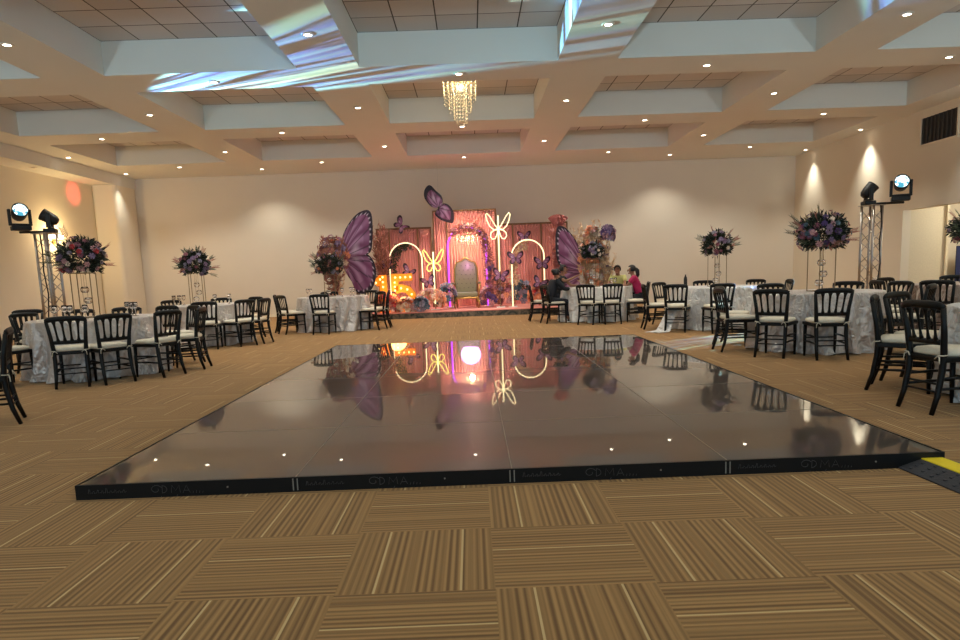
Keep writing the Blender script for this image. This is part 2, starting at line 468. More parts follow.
# ------------------------------------------------------------------ crystal chandelier
def strand_mesh(n, dz=.035, r=.011):
    bm = B(); tube(bm, [(0, 0, 0), (0, 0, -n * dz)], .0015, 4)
    for k in range(0, n, 2):
        z = -k * dz
        vs = [bm.verts.new(p) for p in ((0, 0, z), (r, 0, z - dz * .45), (0, r, z - dz * .45), (-r, 0, z - dz * .45), (0, -r, z - dz * .45), (0, 0, z - dz * .95))]
        for a in range(4):
            b = (a + 1) % 4
            bm.faces.new((vs[0], vs[1 + a], vs[1 + b])); bm.faces.new((vs[5], vs[1 + b], vs[1 + a]))
    return bm
def chandelier(loc, R, drop, rings, label, energy, name='crystal_chandelier', canopy=.1, b=.014):
    t = empty(name, loc, 0, label, 'chandelier')
    la('canopy', 'goldmetal', t, [(0, canopy), (R * .5, canopy), (R * .5, canopy * .7), (0, canopy * .7)], 24)
    bm = B()
    for rr in rings: tube(bm, [(R * rr * math.cos(a * PI / 12), R * rr * math.sin(a * PI / 12), 0) for a in range(24)], .008, 6, closed=True)
    tube(bm, [(-R, 0, 0), (R, 0, 0)], .006, 6); tube(bm, [(0, -R, 0), (0, R, 0)], .006, 6); tube(bm, [(0, 0, 0), (0, 0, canopy)], .01, 6)
    obj('ring_frame', bm, 'goldmetal', t, True)
    protos = {}
    for rr in rings:
        n = max(6, int(34 * rr * min(1, R * 3)))
        for k in range(n):
            a = 2 * PI * k / n + rr * 5; ln = drop * (1.0 - .62 * rr) + random.uniform(-.06, .06) * drop
            nb = max(4, int(ln / .035))
            if nb not in protos: o = protos[nb] = obj('crystal_strand', strand_mesh(nb, r=b), 'crystal', t)
            else: o = dup(protos[nb], t)
            o.location = (R * rr * math.cos(a), R * rr * math.sin(a), 0)
    for k in range(5):
        a = k * 2 * PI / 5
        la('bulb', 'bulb', t, [(0, -.05), (.02, -.04), (.022, -.02), (.01, 0), (0, .005)], 10, (R * .55 * math.cos(a), R * .55 * math.sin(a), -.02))
    point('chandelier_glow', (0, 0, -.12), energy, (1, .78, .45), .08, t)
    return t
chandelier((-.28, 13.8, 4.92), .31, 1.08, (1.0, .72, .42), 'crystal strand chandelier hanging from the middle ceiling coffer', 4, b=.017)

# ------------------------------------------------------------------ dance floor
df = empty('dance_floor', (0, 3.68, 0), 0, 'glossy black raised dance floor of square panels in the room centre', 'dance floor', kind='thing')
P = 1.22; TH = .084
bm = B(); box(bm, -P / 2 + .003, P / 2 - .003, -P / 2 + .003, P / 2 - .003, .02, TH)
pan = obj('floor_panel', bm, 'gloss', df, bevel=.003)
fp = True
for i in range(4):
    for j in range(6):
        o = pan if fp else dup(pan, df); fp = False
        o.location = (-1.5 * P + i * P, P / 2 + j * P, 0)
bm = B()
for i in (1, 2, 3): box(bm, -2 * P + i * P - .003, -2 * P + i * P + .003, 0, 6 * P, TH - .003, TH + .0008)
for j in range(1, 6): box(bm, -2 * P, 2 * P, j * P - .003, j * P + .003, TH - .003, TH + .0008)
obj('seam_strip', bm, 'seam', df)
bx('edge_rail', 'black', df, -2 * P - .012, 2 * P + .012, -.014, -.001, 0, TH + .001)
bx('edge_rail', 'black', df, -2 * P - .012, -2 * P - .001, 0, 6 * P, 0, TH + .001)
bx('edge_rail', 'black', df, 2 * P + .001, 2 * P + .012, 0, 6 * P, 0, TH + .001)
bx('edge_rail', 'black', df, -2 * P - .012, 2 * P + .012, 6 * P + .001, 6 * P + .012, 0, TH + .001)
bm = B()
for i in range(1, 4):
    for d in (-.012, .012): box(bm, -2 * P + i * P + d - .003, -2 * P + i * P + d + .003, -.017, -.0145, .01, TH - .006)
obj('joint_strip', bm, 'seam', df)
def swirl(cx, cz, r, a0, a1, n=14, k=1.0):
    return [(cx + r * (1 - (1 - k) * t / n) * math.cos(a0 + (a1 - a0) * t / n), -.0165, cz + .8 * r * (1 - (1 - k) * t / n) * math.sin(a0 + (a1 - a0) * t / n)) for t in range(n + 1)]
for i in range(4):
    x0 = -2 * P + i * P
    # flourish monogram: curling stroke round three interlocked capitals
    bm = B(); cx = x0 + .53
    for pts in (swirl(cx - .09, .046, .034, .4, 6.6, k=.35), swirl(cx - .055, .046, .026, -1.5, 1.6), swirl(cx - .02, .024, .05, 3.6, 6.0),
                [(cx - .055, -.0165, .022), (cx - .055, -.0165, .068)],
                [(cx - .005, -.0165, .024), (cx + .0, -.0165, .066), (cx + .02, -.0165, .036), (cx + .04, -.0165, .066), (cx + .045, -.0165, .024)],
                [(cx + .06, -.0165, .022), (cx + .08, -.0165, .064), (cx + .1, -.0165, .022)], [(cx + .068, -.0165, .036), (cx + .092, -.0165, .036)],
                swirl(cx + .06, .016, .09, 3.7, 5.6)):
        tube(bm, pts, .0016, 4)
    for k, h in enumerate((.012, .016, .012, .009)):
        tube(bm, [(cx + .115 + k * .018, -.0165, .018), (cx + .118 + k * .018, -.0165, .018 + h)], .0015, 4)
    obj('monogram', bm, 'logo', df)
    bm = B(); z0 = .04
    for k in range(9):     # running script, too small to read in the photograph
        xx = x0 + .06 + k * .024; hh = (.026, .012, .02, .014, .03, .012, .018, .011, .014)[k]
        tube(bm, [(xx, -.0165, z0 - .004), (xx + .006, -.0165, z0 + hh * .8), (xx + .011, -.0165, z0 + hh * .7), (xx + .012, -.0165, z0 - .004), (xx + .022, -.0165, z0 + .003)], .0015, 4)
    obj('script_mark', bm, 'logo', df)
    bm = B(); lathe(bm, [(0, 0), (.005, 0), (.005, .003), (0, .003)], 8)
    for v in bm.verts: v.co = Vector((v.co.x + x0 + .84, -.0145 - v.co.z, v.co.y + .045))
    obj('screw_head', bm, 'seam', df)

# cable protector at the right front corner
cp = empty('cable_protector', (2.19, 3.665, 0), 0, 'black rubber cable ramp with yellow lid on the carpet', 'cable ramp')
cp.rotation_euler = (0, 0, math.radians(3))
def ramp_part(name, m, prof, y0=-1.5, y1=0):
    bm = B(); n = len(prof)
    A = [bm.verts.new((x, y0, z)) for x, z in prof]; Bv = [bm.verts.new((x, y1, z)) for x, z in prof]
    for k in range(n): bm.faces.new((A[k], A[(k + 1) % n], Bv[(k + 1) % n], Bv[k]))
    bm.faces.new(A); bm.faces.new(Bv[::-1])
    if prof[0][0] == 0:
        for k in range(18):
            for a in range(3):
                x = .03 + a * .035 + (k % 2) * .012; y = -.06 - k * .08; z = .008 + x / .13 * .042
                box(bm, x - .009, x + .009, y - .007, y + .007, z - .004, z + .004)
    return obj(name, bm, m, cp, bevel=.0015)
ramp_part('ramp', 'rubber', [(0, 0), (0, .008), (.13, .05), (.13, 0)])
ramp_part('ramp', 'rubber', [(.25, 0), (.25, .05), (.38, .008), (.38, 0)])
ramp_part('lid', 'yellow', [(.128, .045), (.13, .055), (.25, .055), (.252, .045)])
# ------------------------------------------------------------------ chairs
def make_chair():
    t = empty('banquet_chair', (0, 0, 0))
    # sitter faces +y
    for s in (-1, 1):
        tb('leg', 'black', t, [(s * .175, .195, .43), (s * .178, .20, .2), (s * .176, .205, 0)], [.023, .020, .014], 8)
        tb('leg', 'black', t, [(s * .172, -.27, 0), (s * .168, -.225, .14), (s * .165, -.195, .32), (s * .168, -.19, .45), (s * .182, -.21, .62), (s * .203, -.245, .805)],
           [.017, .021, .024, .025, .022, .019], 8)
        for z in (.19, .27):
            tb('stretcher', 'black', t, [(s * .168, -.21, z), (s * .171, 0, z + .004), (s * .177, .2, z)], [.010, .013, .010], 6)
        tb('cushion_tie', 'cushion', t, [(s * .155, -.17, .455), (s * .188, -.175, .45), (s * .195, -.215, .448), (s * .15, -.222, .446), (s * .125, -.228, .42)], .005, 5)
        tb('cushion_tie', 'cushion', t, [(s * .15, -.222, .446), (s * .175, -.232, .43), (s * .18, -.235, .385)], .0045, 5)
    tb('stretcher', 'black', t, [(-.17, -.215, .23), (.17, -.215, .23)], .009, 6)
    tb('stretcher', 'black', t, [(-.17, -.22, .17), (.17, -.22, .17)], .008, 6)
    tb('stretcher', 'black', t, [(-.177, .202, .23), (.177, .202, .23)], .009, 6)
    bm = B()     # seat frame
    pr = [(-.195, -.2), (.195, -.2), (.21, .215), (-.21, .215)]
    a = [bm.verts.new((x, y, .395)) for x, y in pr]; b = [bm.verts.new((x, y, .435)) for x, y in pr]
    for k in range(4): bm.faces.new((a[k], a[(k + 1) % 4], b[(k + 1) % 4], b[k]))
    bm.faces.new(a[::-1]); bm.faces.new(b)
    obj('seat', bm, 'black', t, bevel=.008)
    bm = B()     # cushion: puffed rounded slab
    n = 10; grid = {}
    for lv, (zz, sc) in enumerate(((.436, .94), (.445, 1.0), (.465, 1.0), (.482, .93))):
        for k in range(28):
            th = 2 * PI * k / 28; cx, cy = math.cos(th), math.sin(th)
            p = 4.5; rr = 1 / (abs(cx) ** p + abs(cy) ** p) ** (1 / p)
            x, y = .20 * rr * cx * sc, .205 * rr * cy * sc + .008
            grid[lv, k] = bm.verts.new((x * (1 + .04 * (y > 0)), y, zz))
    for lv in range(3):
        for k in range(28): bm.faces.new((grid[lv, k], grid[lv, (k + 1) % 28], grid[lv + 1, (k + 1) % 28], grid[lv + 1, k]))
    bm.faces.new([grid[0, k] for k in range(28)][::-1])
    c = bm.verts.new((0, .01, .492)); ins = [bm.verts.new((grid[3, k].co.x * .6, grid[3, k].co.y * .6, .49)) for k in range(28)]
    for k in range(28):
        bm.faces.new((grid[3, k], grid[3, (k + 1) % 28], ins[(k + 1) % 28], ins[k])); bm.faces.new((ins[k], ins[(k + 1) % 28], c))
    obj('cushion', bm, 'cushion', t, True)
    # crest rail, arched and slightly bowed
    bm = B(); pts = []
    for k in range(13):
        u = -1 + 2 * k / 12; pts.append((u * .213, -.262 + .018 * u * u, .805 + .022 * (1 - u ** 4)))
    tube(bm, pts, [.017] + [.024] * 11 + [.017], 8, flat=(.8, 1.3)); obj('crest_rail', bm, 'black', t, True)
    bm = B(); tube(bm, [(-.176, -.203, .545), (-.09, -.21, .545), (.09, -.21, .545), (.176, -.203, .545)], .017, 8, flat=(.8, 1.3)); obj('lower_rail', bm, 'black', t, True)
    for k in range(5 - 1):
        u = (-1.5 + k) / 2.5
        x0, x1 = u * .176 , u * .208
        def P_(f): return (x0 + (x1 - x0) * f, -.208 - .05 * f, .555 + .245 * f)
        tb('spindle', 'black', t, [P_(0), P_(.12), P_(.25), P_(.6), P_(.82), P_(.93), P_(1)], [.026, .016, .012, .012, .014, .021, .032], 8, flat=(1, .6))
    return t
CH = make_chair(); chair_used = False
def chair(x, y, face, label, group):
    """face: direction the sitter looks, degrees from +x"""
    global chair_used
    o = CH if not chair_used else dup(CH)
    chair_used = True
    o.location = (x, y, 0); o.rotation_euler = (0, 0, math.radians(face - 90))
    tag(o, label, 'chair', group)
    return o

# ------------------------------------------------------------------ round tables, cloths
def cloth(R, H=.765, seed=0, m='satin', flare=.06, folds=13):
    rnd = random.Random(seed); bm = B(); S = 176
    ph = [rnd.uniform(0, 6.3) for _ in range(6)]; folds += seed % 4
    prof = [(0.0, 1), (.03, 1.0), (.10, 1.0), (.25, 1), (.45, 1), (.65, 1), (.85, 1), (.96, 1), (1.0, 1)]
    def fold(th): return (math.copysign(abs(math.sin(folds * th / 2 + ph[0] + .6 * math.sin(2 * th + ph[1]))) ** .6, 1) * 1.3 - .9 + math.sin(folds * th + ph[0] + .8 * math.sin(3 * th + ph[1])) * .6 + math.sin((folds * 2 - 3) * th + ph[2]) * .25 + math.sin(4 * th + ph[3]) * .35)
    rings = []
    for rr in (.35, .7, .93, .985): rings.append([bm.verts.new((R * rr * math.cos(2 * PI * k / S), R * rr * math.sin(2 * PI * k / S), H)) for k in range(S)])
    for f, _ in prof:
        ring = []
        for k in range(S):
            th = 2 * PI * k / S; amp = .085 * f ** .6
            r = R + .004 + flare * f * .55 + amp * fold(th + .12 * math.sin(f * 3 + ph[4])) + .01 * math.sin(f * 9 + th * 7)*f
            if f > .9: r += (f - .9) * .30 * max(0, math.sin(5 * th + ph[5]))
            ring.append(bm.verts.new((r * math.cos(th), r * math.sin(th), max(.004, (H - .006) * (1 - f) + (.012 * (1 + math.sin(9 * th + ph[5])) if f == 1 else 0)))))
        rings.append(ring)
    c = bm.verts.new((0, 0, H))
    for k in range(S): bm.faces.new((c, rings[0][k], rings[0][(k + 1) % S]))
    for A, Bq in zip(rings, rings[1:]):
        for k in range(S): bm.faces.new((A[k], Bq[k], Bq[(k + 1) % S], A[(k + 1) % S]))
    return bm
TR = .80
def table(x, y, seed, m, tlabel, clabel, flare=.05, R=TR):
    t = empty('round_table', (x, y, 0), 0, tlabel, 'table', 'round banquet tables')
    la('tabletop', 'wood', t, [(0, .755), (R - .01, .755), (R - .01, .73), (0, .73)], 48)
    for a in range(4):
        an = a * PI / 2 + .7; tb('leg', 'blackmat', t, [(.45 * math.cos(an), .45 * math.sin(an), 0), (.45 * math.cos(an), .45 * math.sin(an), .73)], .016, 8)
    o = obj('tablecloth', cloth(R, seed=seed, flare=flare), m, None, True, (x, y, 0))
    tag(o, clabel, 'tablecloth', 'floor length tablecloths')

# ------------------------------------------------------------------ flowers
def bloom_mesh(name, m):
    bm = B(); layers = ((.014, .012, 3, .9), (.028, .014, 4, .62), (.044, .012, 5, .3), (.052, .002, 6, -.05))
    for li, (r, z, n, tilt) in enumerate(layers):
        for k in range(n):
            a = 2 * PI * k / n + li * .7; w = PI / n * 1.25
            def p(ang, rad, up): return (rad * math.cos(ang), rad * math.sin(ang), z + up)
            vs = [bm.verts.new(p(a, .003, 0)), bm.verts.new(p(a - w * .6, r * .65, r * tilt * .5)), bm.verts.new(p(a - w * .55, r * .98, r * tilt)), bm.verts.new(p(a, r * 1.08, r * tilt * 1.15)),
                  bm.verts.new(p(a + w * .55, r * .98, r * tilt)), bm.verts.new(p(a + w * .6, r * .65, r * tilt * .5))]
            bm.faces.new((vs[0], vs[1], vs[2], vs[3])); bm.faces.new((vs[0], vs[3], vs[4], vs[5]))
    me = bpy.data.meshes.new(name); bm.to_mesh(me); bm.free(); me.materials.append(M[m])
    for p_ in me.polygons: p_.use_smooth = True
    return me
BLOOM = {k: bloom_mesh('bloom_' + k, k) for k in M if k.startswith('f_')}
def leafy(center_fn, n, size, seed, spread=1.0, narrow=.35):
    """mesh of n leaves; center_fn(rnd)->(pos, dir)"""
    rnd = random.Random(seed); bm = B()
    for _ in range(n):
        p, d = center_fn(rnd); p = Vector(p); d = Vector(d).normalized()
        d = (d + Vector((rnd.uniform(-1, 1), rnd.uniform(-1, 1), rnd.uniform(-1, 1))) * .55 * spread).normalized()
        a = d.orthogonal().normalized(); a = (Matrix.Rotation(rnd.uniform(0, 6.3), 3, d) @ a)
        L = size * rnd.uniform(.6, 1.4); W = L * narrow; c = a.cross(d) * L * .12
        v = [bm.verts.new(p), bm.verts.new(p + d * L * .4 + a * W * .5 + c), bm.verts.new(p + d * L - c), bm.verts.new(p + d * L * .4 - a * W * .5 + c)]
        bm.faces.new(v)
    return bm
def blooms(t, kinds, n, fn, seed, size=(.9, 1.5)):
    rnd = random.Random(seed)
    for k in range(n):
        p, d = fn(rnd)
        o = bpy.data.objects.new('bloom', BLOOM[kinds[rnd.randrange(len(kinds))]]); COL.objects.link(o); o.parent = t
        o.location = p; o.rotation_euler = Vector(d).to_track_quat('Z', 'Y').to_euler(); s = rnd.uniform(*size); o.scale = (s, s, s)
def flower_ball(x, y, z, rx, rz, kinds, label, seed, nb=34, leaf='leafdark', sprigs=12, size=(.6, .95), cat='flower arrangement'):
    t = empty('flower_ball', (x, y, z), 0, label, cat, 'tall table flower balls')
    def shell(rnd, k=1.0):
        u = rnd.uniform(-.75, 1); th = rnd.uniform(0, 2 * PI); s = math.sqrt(max(0, 1 - u * u))
        d = Vector((s * math.cos(th), s * math.sin(th), u)); f = k * rnd.uniform(.86, 1.04)
        return Vector((d.x * rx * f, d.y * rx * f, d.z * rz * f)), d
    obj('foliage', leafy(lambda r: shell(r, r.uniform(.45, .98)), 1300, .065, seed), leaf, t)
    obj('foliage', leafy(lambda r: shell(r, r.uniform(.7, 1.0)), 420, .05, seed + 5), 'leaf', t)
    rnd = random.Random(seed + 9)
    for k in range(sprigs):
        p, d = shell(rnd); d = (d + Vector((0, 0, .5))).normalized(); L = rnd.uniform(.08, .2); q = p * .8; e = p * .95 + d * L
        bm = B(); tube(bm, [q, (q + e) / 2, e], .004, 4)
        for a in range(6):
            c = q.lerp(e, .45 + a * .1)
            for sg in (-1, 1):
                w = d.orthogonal().normalized() * sg * .03 + d * .03
                bm.faces.new([bm.verts.new(c), bm.verts.new(c + w + d * .01), bm.verts.new(c + w * 1.6 + d * .02), bm.verts.new(c + w * .8 - d * .01)])
        obj('sprig', bm, 'leaf' if k % 2 else 'leafred', t)
    blooms(t, kinds, min(96, int(nb * 1.7)), lambda r: shell(r, 1.0), seed + 3, size)
    return t
def flower_stand(x, y, label, z0=.765, h=.61, w=.12, rot=.2):
    t = empty('flower_stand', (x, y, z0), rot, label, 'flower stand', 'metal flower stands on the tables')
    for a in range(4):
        sx, sy = (1, -1)[a % 2], (1, -1)[a // 2]
        tb('leg', 'goldmetal', t, [(sx * w, sy * w, 0), (sx * w, sy * w, h)], .007, 6)
    bm = B()
    for z in (.006, h): tube(bm, [(-w, -w, z), (w, -w, z), (w, w, z), (-w, w, z)], .007, 6, closed=True)
    tube(bm, [(-w, 0, h), (w, 0, h)], .005, 6); tube(bm, [(0, -w, h), (0, w, h)], .005, 6)
    obj('frame', bm, 'goldmetal', t)
    for k, (dx, zz) in enumerate(((.0, .34), (.03, .19), (-.03, .07))):
        tb('wire', 'goldmetal', t, [(dx, 0, h), (dx, 0, zz + .09)], .0022, 4)
        g = la('candle_cup', 'glass', t, [(0, 0), (.035, .003), (.052, .03), (.054, .055), (.04, .085), (.037, .085), (.05, .055), (.048, .032), (.03, .008), (0, .006)], 16, (dx, 0, zz))
        la('candle', 'f_white', g, [(0, .008), (.018, .008), (.018, .03), (0, .03)], 10, (dx, 0, zz))
    return t
def glass_mesh():
    bm = B(); lathe(bm, [(0, 0), (.034, 0), (.033, .004), (.006, .008), (.0045, .08), (.012, .092), (.033, .115), (.038, .15), (.033, .19), (.031, .19), (.036, .15), (.031, .118), (.008, .096), (0, .094)], 14); return bm
GL = None
def glasses(cx, cy, pts, label, group):
    global GL
    for dx, dy in pts:
        if GL is None: GL = obj('wine_glass', glass_mesh(), 'glass', None, True); o = GL
        else: o = dup(GL)
        o.location = (cx + dx, cy + dy, .766); tag(o, label, 'glass', group)

# ------------------------------------------------------------------ table groups
T1 = (-5.35, 9.25); T2 = (-5.4, 13.15); T3 = (-3.4, 15.6); T4 = (2.68, 15.5); T5 = (4.42, 12.75); T6 = (4.52, 9.15); T7 = (4.56, 5.30); T8 = (7.3, 10.1)
table(*T1, 1, 'satin', 'round table nearest at left, under the silver cloth', 'silver satin cloth on the nearest left table', .05)
table(*T2, 2, 'satin', 'round table behind the nearest left one, under a silver cloth', 'silver satin cloth on the second left table below the wall flowers')
table(*T3, 3, 'satin', 'round table left of the stage, under a silver cloth', 'silver pleated cloth on the table left of the stage')
table(*T4, 4, 'linen', 'round table right of the stage where people sit', 'white cloth on the table where four people sit', .04)
table(*T5, 5, 'linen', 'round table between the seated people and the front right table', 'off-white cloth spilling onto the carpet beside two chairs', .07)
table(*T6, 6, 'satin', 'round table under the big colourful flower ball at right', 'silver satin cloth under the big colourful flower ball at right', .06)
table(*T7, 7, 'linen', 'round table cut by the right picture edge, nearest of all', 'white cloth on the nearest right table at the picture edge', .04)
table(*T8, 8, 'taupe', 'round table in front of the right wall opening', 'taupe cloth on the table in front of the wall opening', .04)
# spilled end of the cloth beside table five
bm = B()
path = [(3.62, 12.35, .50), (3.52, 12.22, .49), (3.40, 12.12, .36), (3.30, 12.06, .18), (3.22, 12.02, .03), (3.12, 11.98, .012), (3.02, 11.98, .008)]
prev = None
for k in range(33):
    f = k / 32 * (len(path) - 1); i = min(int(f), len(path) - 2); a = Vector(path[i]).lerp(Vector(path[i + 1]), f - i)
    row = []
    for j in range(9):
        u = (j - 4) / 4; w = .10 + .12 * f / 6
        row.append(bm.verts.new(a + Vector((.55 * u * w, -.8 * u * w * .7, .012 * math.sin(j * 2.1 + k * .3) * (1 if f < 4 else .5) + .004))))
    if prev:
        for j in range(8): bm.faces.new((prev[j], prev[j + 1], row[j + 1], row[j]))
    prev = row
o = obj('cloth_end', bm, 'linen', None, True); tag(o, 'trailing white cloth end draped over a chair seat onto the carpet', 'cloth')

def ring(T, ang, label, group, d=1.09, off=0):
    a = math.radians(ang); chair(T[0] + d * math.cos(a), T[1] + d * math.sin(a), ang + 180 + off, label, group)
g = 'chairs around the nearest left table'
for a, l, d, off in ((-75, 'black chair with back to camera in the middle of the nearest left table', 1.09, 6), (-55, 'black chair just right of the middle one, back to camera, at nearest left table', 1.09, 14),
             (-24, 'black chair side-on facing left in front of another at the nearest left table', 1.12, 0), (6, 'black chair seen edge-on at the right side of the nearest left table', 1.16, 0),
             (46, 'black chair behind the nearest left table, facing camera, farthest right there', 1.12, 0), (72, 'black chair behind the nearest left table, second from right of its far side', 1.1, 0),
             (100, 'black chair facing camera behind the nearest left table flowers', 1.1, 0), (128, 'black chair behind the pair of wine glasses at the nearest left table', 1.1, 0),
             (160, 'black chair at the left back of the nearest left table by the picture edge', 1.1, 0), (-128, 'black chair facing right with cream seat left of the middle chair, nearest left table', 1.09, 22)):
    ring(T1, a, l, g, d, off)
chair(-4.56, 5.93, 208, 'black chair cut by the left picture edge, nearest chair on that side', 'chairs at the left picture edge')
chair(-7.35, 10.9, -60, 'black chair farthest left behind everything at the left picture edge', 'chairs at the left picture edge')
g = 'chairs around the second left table'
for a, l, off in ((-66, 'black chair with back to camera at the second left table', -12), (-36, 'black chair side-on facing left, front one at the right of the second left table', 0), (-13, 'black chair edge-on at the right end of the second left table', 0),
             (60, 'black chair behind the second left table, right one of its far side', 0), (96, 'black chair below the wall flower ball behind the second left table', 0),
             (140, 'black chair left back of the second left table', 0), (-165, 'black chair left of the second left table half hidden by near chairs', 0)):
    ring(T2, a, l, g, 1.06, off)
g = 'chairs around the table left of the stage'
for a, l, off in ((-90, 'black chair with back to camera at the table left of the stage', -6), (-24, 'black chair front one at the right side of the table left of the stage', 0), (2, 'black chair rear one at the right side of the table left of the stage', 0),
             (55, 'black chair behind the table left of the stage, under the big butterfly', 0), (105, 'black chair behind the table left of the stage, below its dark flowers', 0),
             (-138, 'black chair front one at the left side of the table left of the stage', 0), (-172, 'black chair edge-on at the far left of the table left of the stage', 0)):
    ring(T3, a, l, g, 1.04, off)
g = 'chairs around the table with seated people'
chair(1.42, 16.0, 0, 'empty black chair edge-on left of the dark-dressed people', g)
chair(1.65, 15.16, 18, 'black chair carrying the person in navy leaning on the table', g)
ring(T4, -108, 'black chair with back to camera, left of two at the people table', g, 1.08, -16)
ring(T4, -86, 'black chair with back to camera, right of two at the people table', g, 1.08, 0)
ring(T4, -48, 'black chair with white seat at right front of the people table', g, 1.10, 30)
chair(2.46 + 1.10 * math.cos(math.radians(-12)), 15.5 + 1.10 * math.sin(math.radians(-12)), 165, 'black chair carrying the woman in magenta', g)
chair(2.88 + 1.10 * math.cos(math.radians(62)), 15.5 + 1.10 * math.sin(math.radians(62)), 242, 'black chair carrying the man in yellow', g)
ring(T4, 150, 'black chair behind the navy person, carrying the dark-haired person', g, 1.06)
g = 'chairs around the table with trailing cloth'
for a, l, off in ((-146, 'black chair with back to camera beside the trailing cloth end', 30), (-108, 'black chair with back to camera right of the trailing cloth end', 18), (175, 'black chair side-on facing right, left of the trailing cloth end', 0),
             (125, 'black chair behind the trailing-cloth table, left one of the far side', 0), (80, 'black chair behind the trailing-cloth table, right of its flower stand', 0), (35, 'black chair facing left behind the gap between the two right tables', 0), (-8, 'black chair edge-on right of the trailing-cloth table', 0)):
    ring(T5, a, l, g, 1.09, off)
g = 'chairs around the table under the big flower ball'
for a, l, off in ((-142, 'black chair back to camera, leftmost of two in front of the big flower ball table', 12), (-112, 'black chair squarely back to camera in front of the big flower ball table', 12), (180, 'black chair side-on facing right at the left of the big flower ball table', 0),
             (140, 'black chair behind the side-on one at the left of the big flower ball table', 0), (92, 'black chair facing camera below the big flower ball stand', 0), (45, 'black chair facing camera right of the big flower ball stand, before the truss', 0),
             (12, 'black chair at the far right of the big flower ball table', 0), (-52, 'black chair facing left between the big flower ball table and the nearest right chairs', 6)):
    ring(T6, a, l, g, 1.10, off)
g = 'chairs around the nearest right table'
for a, l, off in ((143, 'black chair edge-on with cream seat, left one at the nearest right table', 0), (-170, 'black chair in three-quarter back view with cream seat, largest at right', -4), (118, 'black chair facing camera behind the two at the nearest right table', 0), (-128, 'black chair cut by the right picture edge at the nearest table', 0)):
    ring(T7, a, l, g, 1.10, off)
g = 'chairs around the table before the wall opening'
for a, l in ((-142, 'black chair with back to camera at the table before the wall opening'), (176, 'black chair edge-on left of the table before the wall opening'), (112, 'black chair facing camera behind the table before the wall opening'), (62, 'black chair under the poster side of the table before the wall opening')):
    ring(T8, a, l, g, 1.10)

# flowers on the tables
flower_stand(-5.50, 9.35, 'four-legged metal flower stand on the nearest left table')
flower_ball(-5.50, 9.35, 1.58, .30, .27, ('f_pink', 'f_rose', 'f_cream', 'f_mauve', 'f_red', 'f_grey'), 'dark leafy ball of pink and cream roses beside the left truss', 11, 46, size=(.55, .85))
flower_stand(-5.50, 13.15, 'four-legged metal flower stand on the second left table')
flower_ball(-5.50, 13.15, 1.54, .27, .26, ('f_grey', 'f_mauve', 'f_cream', 'f_rose'), 'dark spiky flower ball against the left part of the back wall', 12, 34, sprigs=20)
flower_stand(-3.45, 15.6, 'metal flower stand with white candle cups left of the stage', h=.5)
flower_ball(-3.45, 15.6, 1.48, .33, .25, ('f_grey', 'f_rose', 'f_cream', 'f_peach'), 'dark flower ball in front of the large left butterfly', 13, 30, sprigs=20)
flower_stand(2.60, 15.55, 'metal flower stand on the table where people sit', h=.62)
flower_ball(2.60, 15.55, 1.56, .26, .17, ('f_grey', 'f_cream', 'f_mauve'), 'small dark flower ball in front of the peach flower column', 14, 26, sprigs=8)
flower_stand(4.45, 12.75, 'slim metal flower stand on the trailing-cloth table')
flower_ball(4.45, 12.75, 1.54, .27, .26, ('f_grey', 'f_cream', 'f_mauve', 'f_rose'), 'dark flower ball against the back wall right of the people', 15, 34, sprigs=16)
flower_stand(4.56, 9.15, 'tall metal flower stand below the big colourful flower ball')
flower_ball(4.56, 9.15, 1.54, .32, .28, ('f_pink', 'f_violet', 'f_mauve', 'f_rose', 'f_blue', 'f_cream', 'f_violet'), 'big colourful violet and pink flower ball at right', 16, 54, sprigs=26, size=(.6, .95))
flower_stand(7.3, 10.0, 'metal flower stand at the right picture edge')
flower_ball(7.3, 10.0, 1.57, .36, .26, ('f_rose', 'f_pink', 'f_mauve'), 'dark rose flower ball cut by the right picture edge', 17, 34, sprigs=20)
glasses(*T1, [(-.32, -.35), (-.22, -.30), (-.10, -.38), (.42, .2), (.5, .12), (-.5, -.1), (.05, -.3), (.25, .4)], 'clear stemmed wine glass on the nearest left table', 'wine glasses on the nearest left table')
glasses(*T2, [(-.55, .2), (-.47, .22), (-.62, .12), (.3, -.2), (.5, 0)], 'clear wine glass on the second left table', 'wine glasses on the second left table')
glasses(*T3, [(-.5, 0), (-.6, .12), (.4, .1), (.5, -.1), (.3, -.4)], 'clear wine glass on the table left of the stage', 'wine glasses on the table left of the stage')
glasses(*T4, [(.3, -.2), (-.2, -.4), (.45, .1)], 'clear wine glass on the table where people sit', 'wine glasses on the people table')
la_o = la('water_bottle', 'glass', None, [(0, 0), (.032, 0), (.034, .02), (.034, .15), (.026, .19), (.012, .215), (.012, .24), (0, .24)], 16); la_o.location = (3.9, 12.9, .766)
tag(la_o, 'slim dark bottle standing on the trailing-cloth table', 'bottle')
la_o.data.materials[0] = M['blackmat']

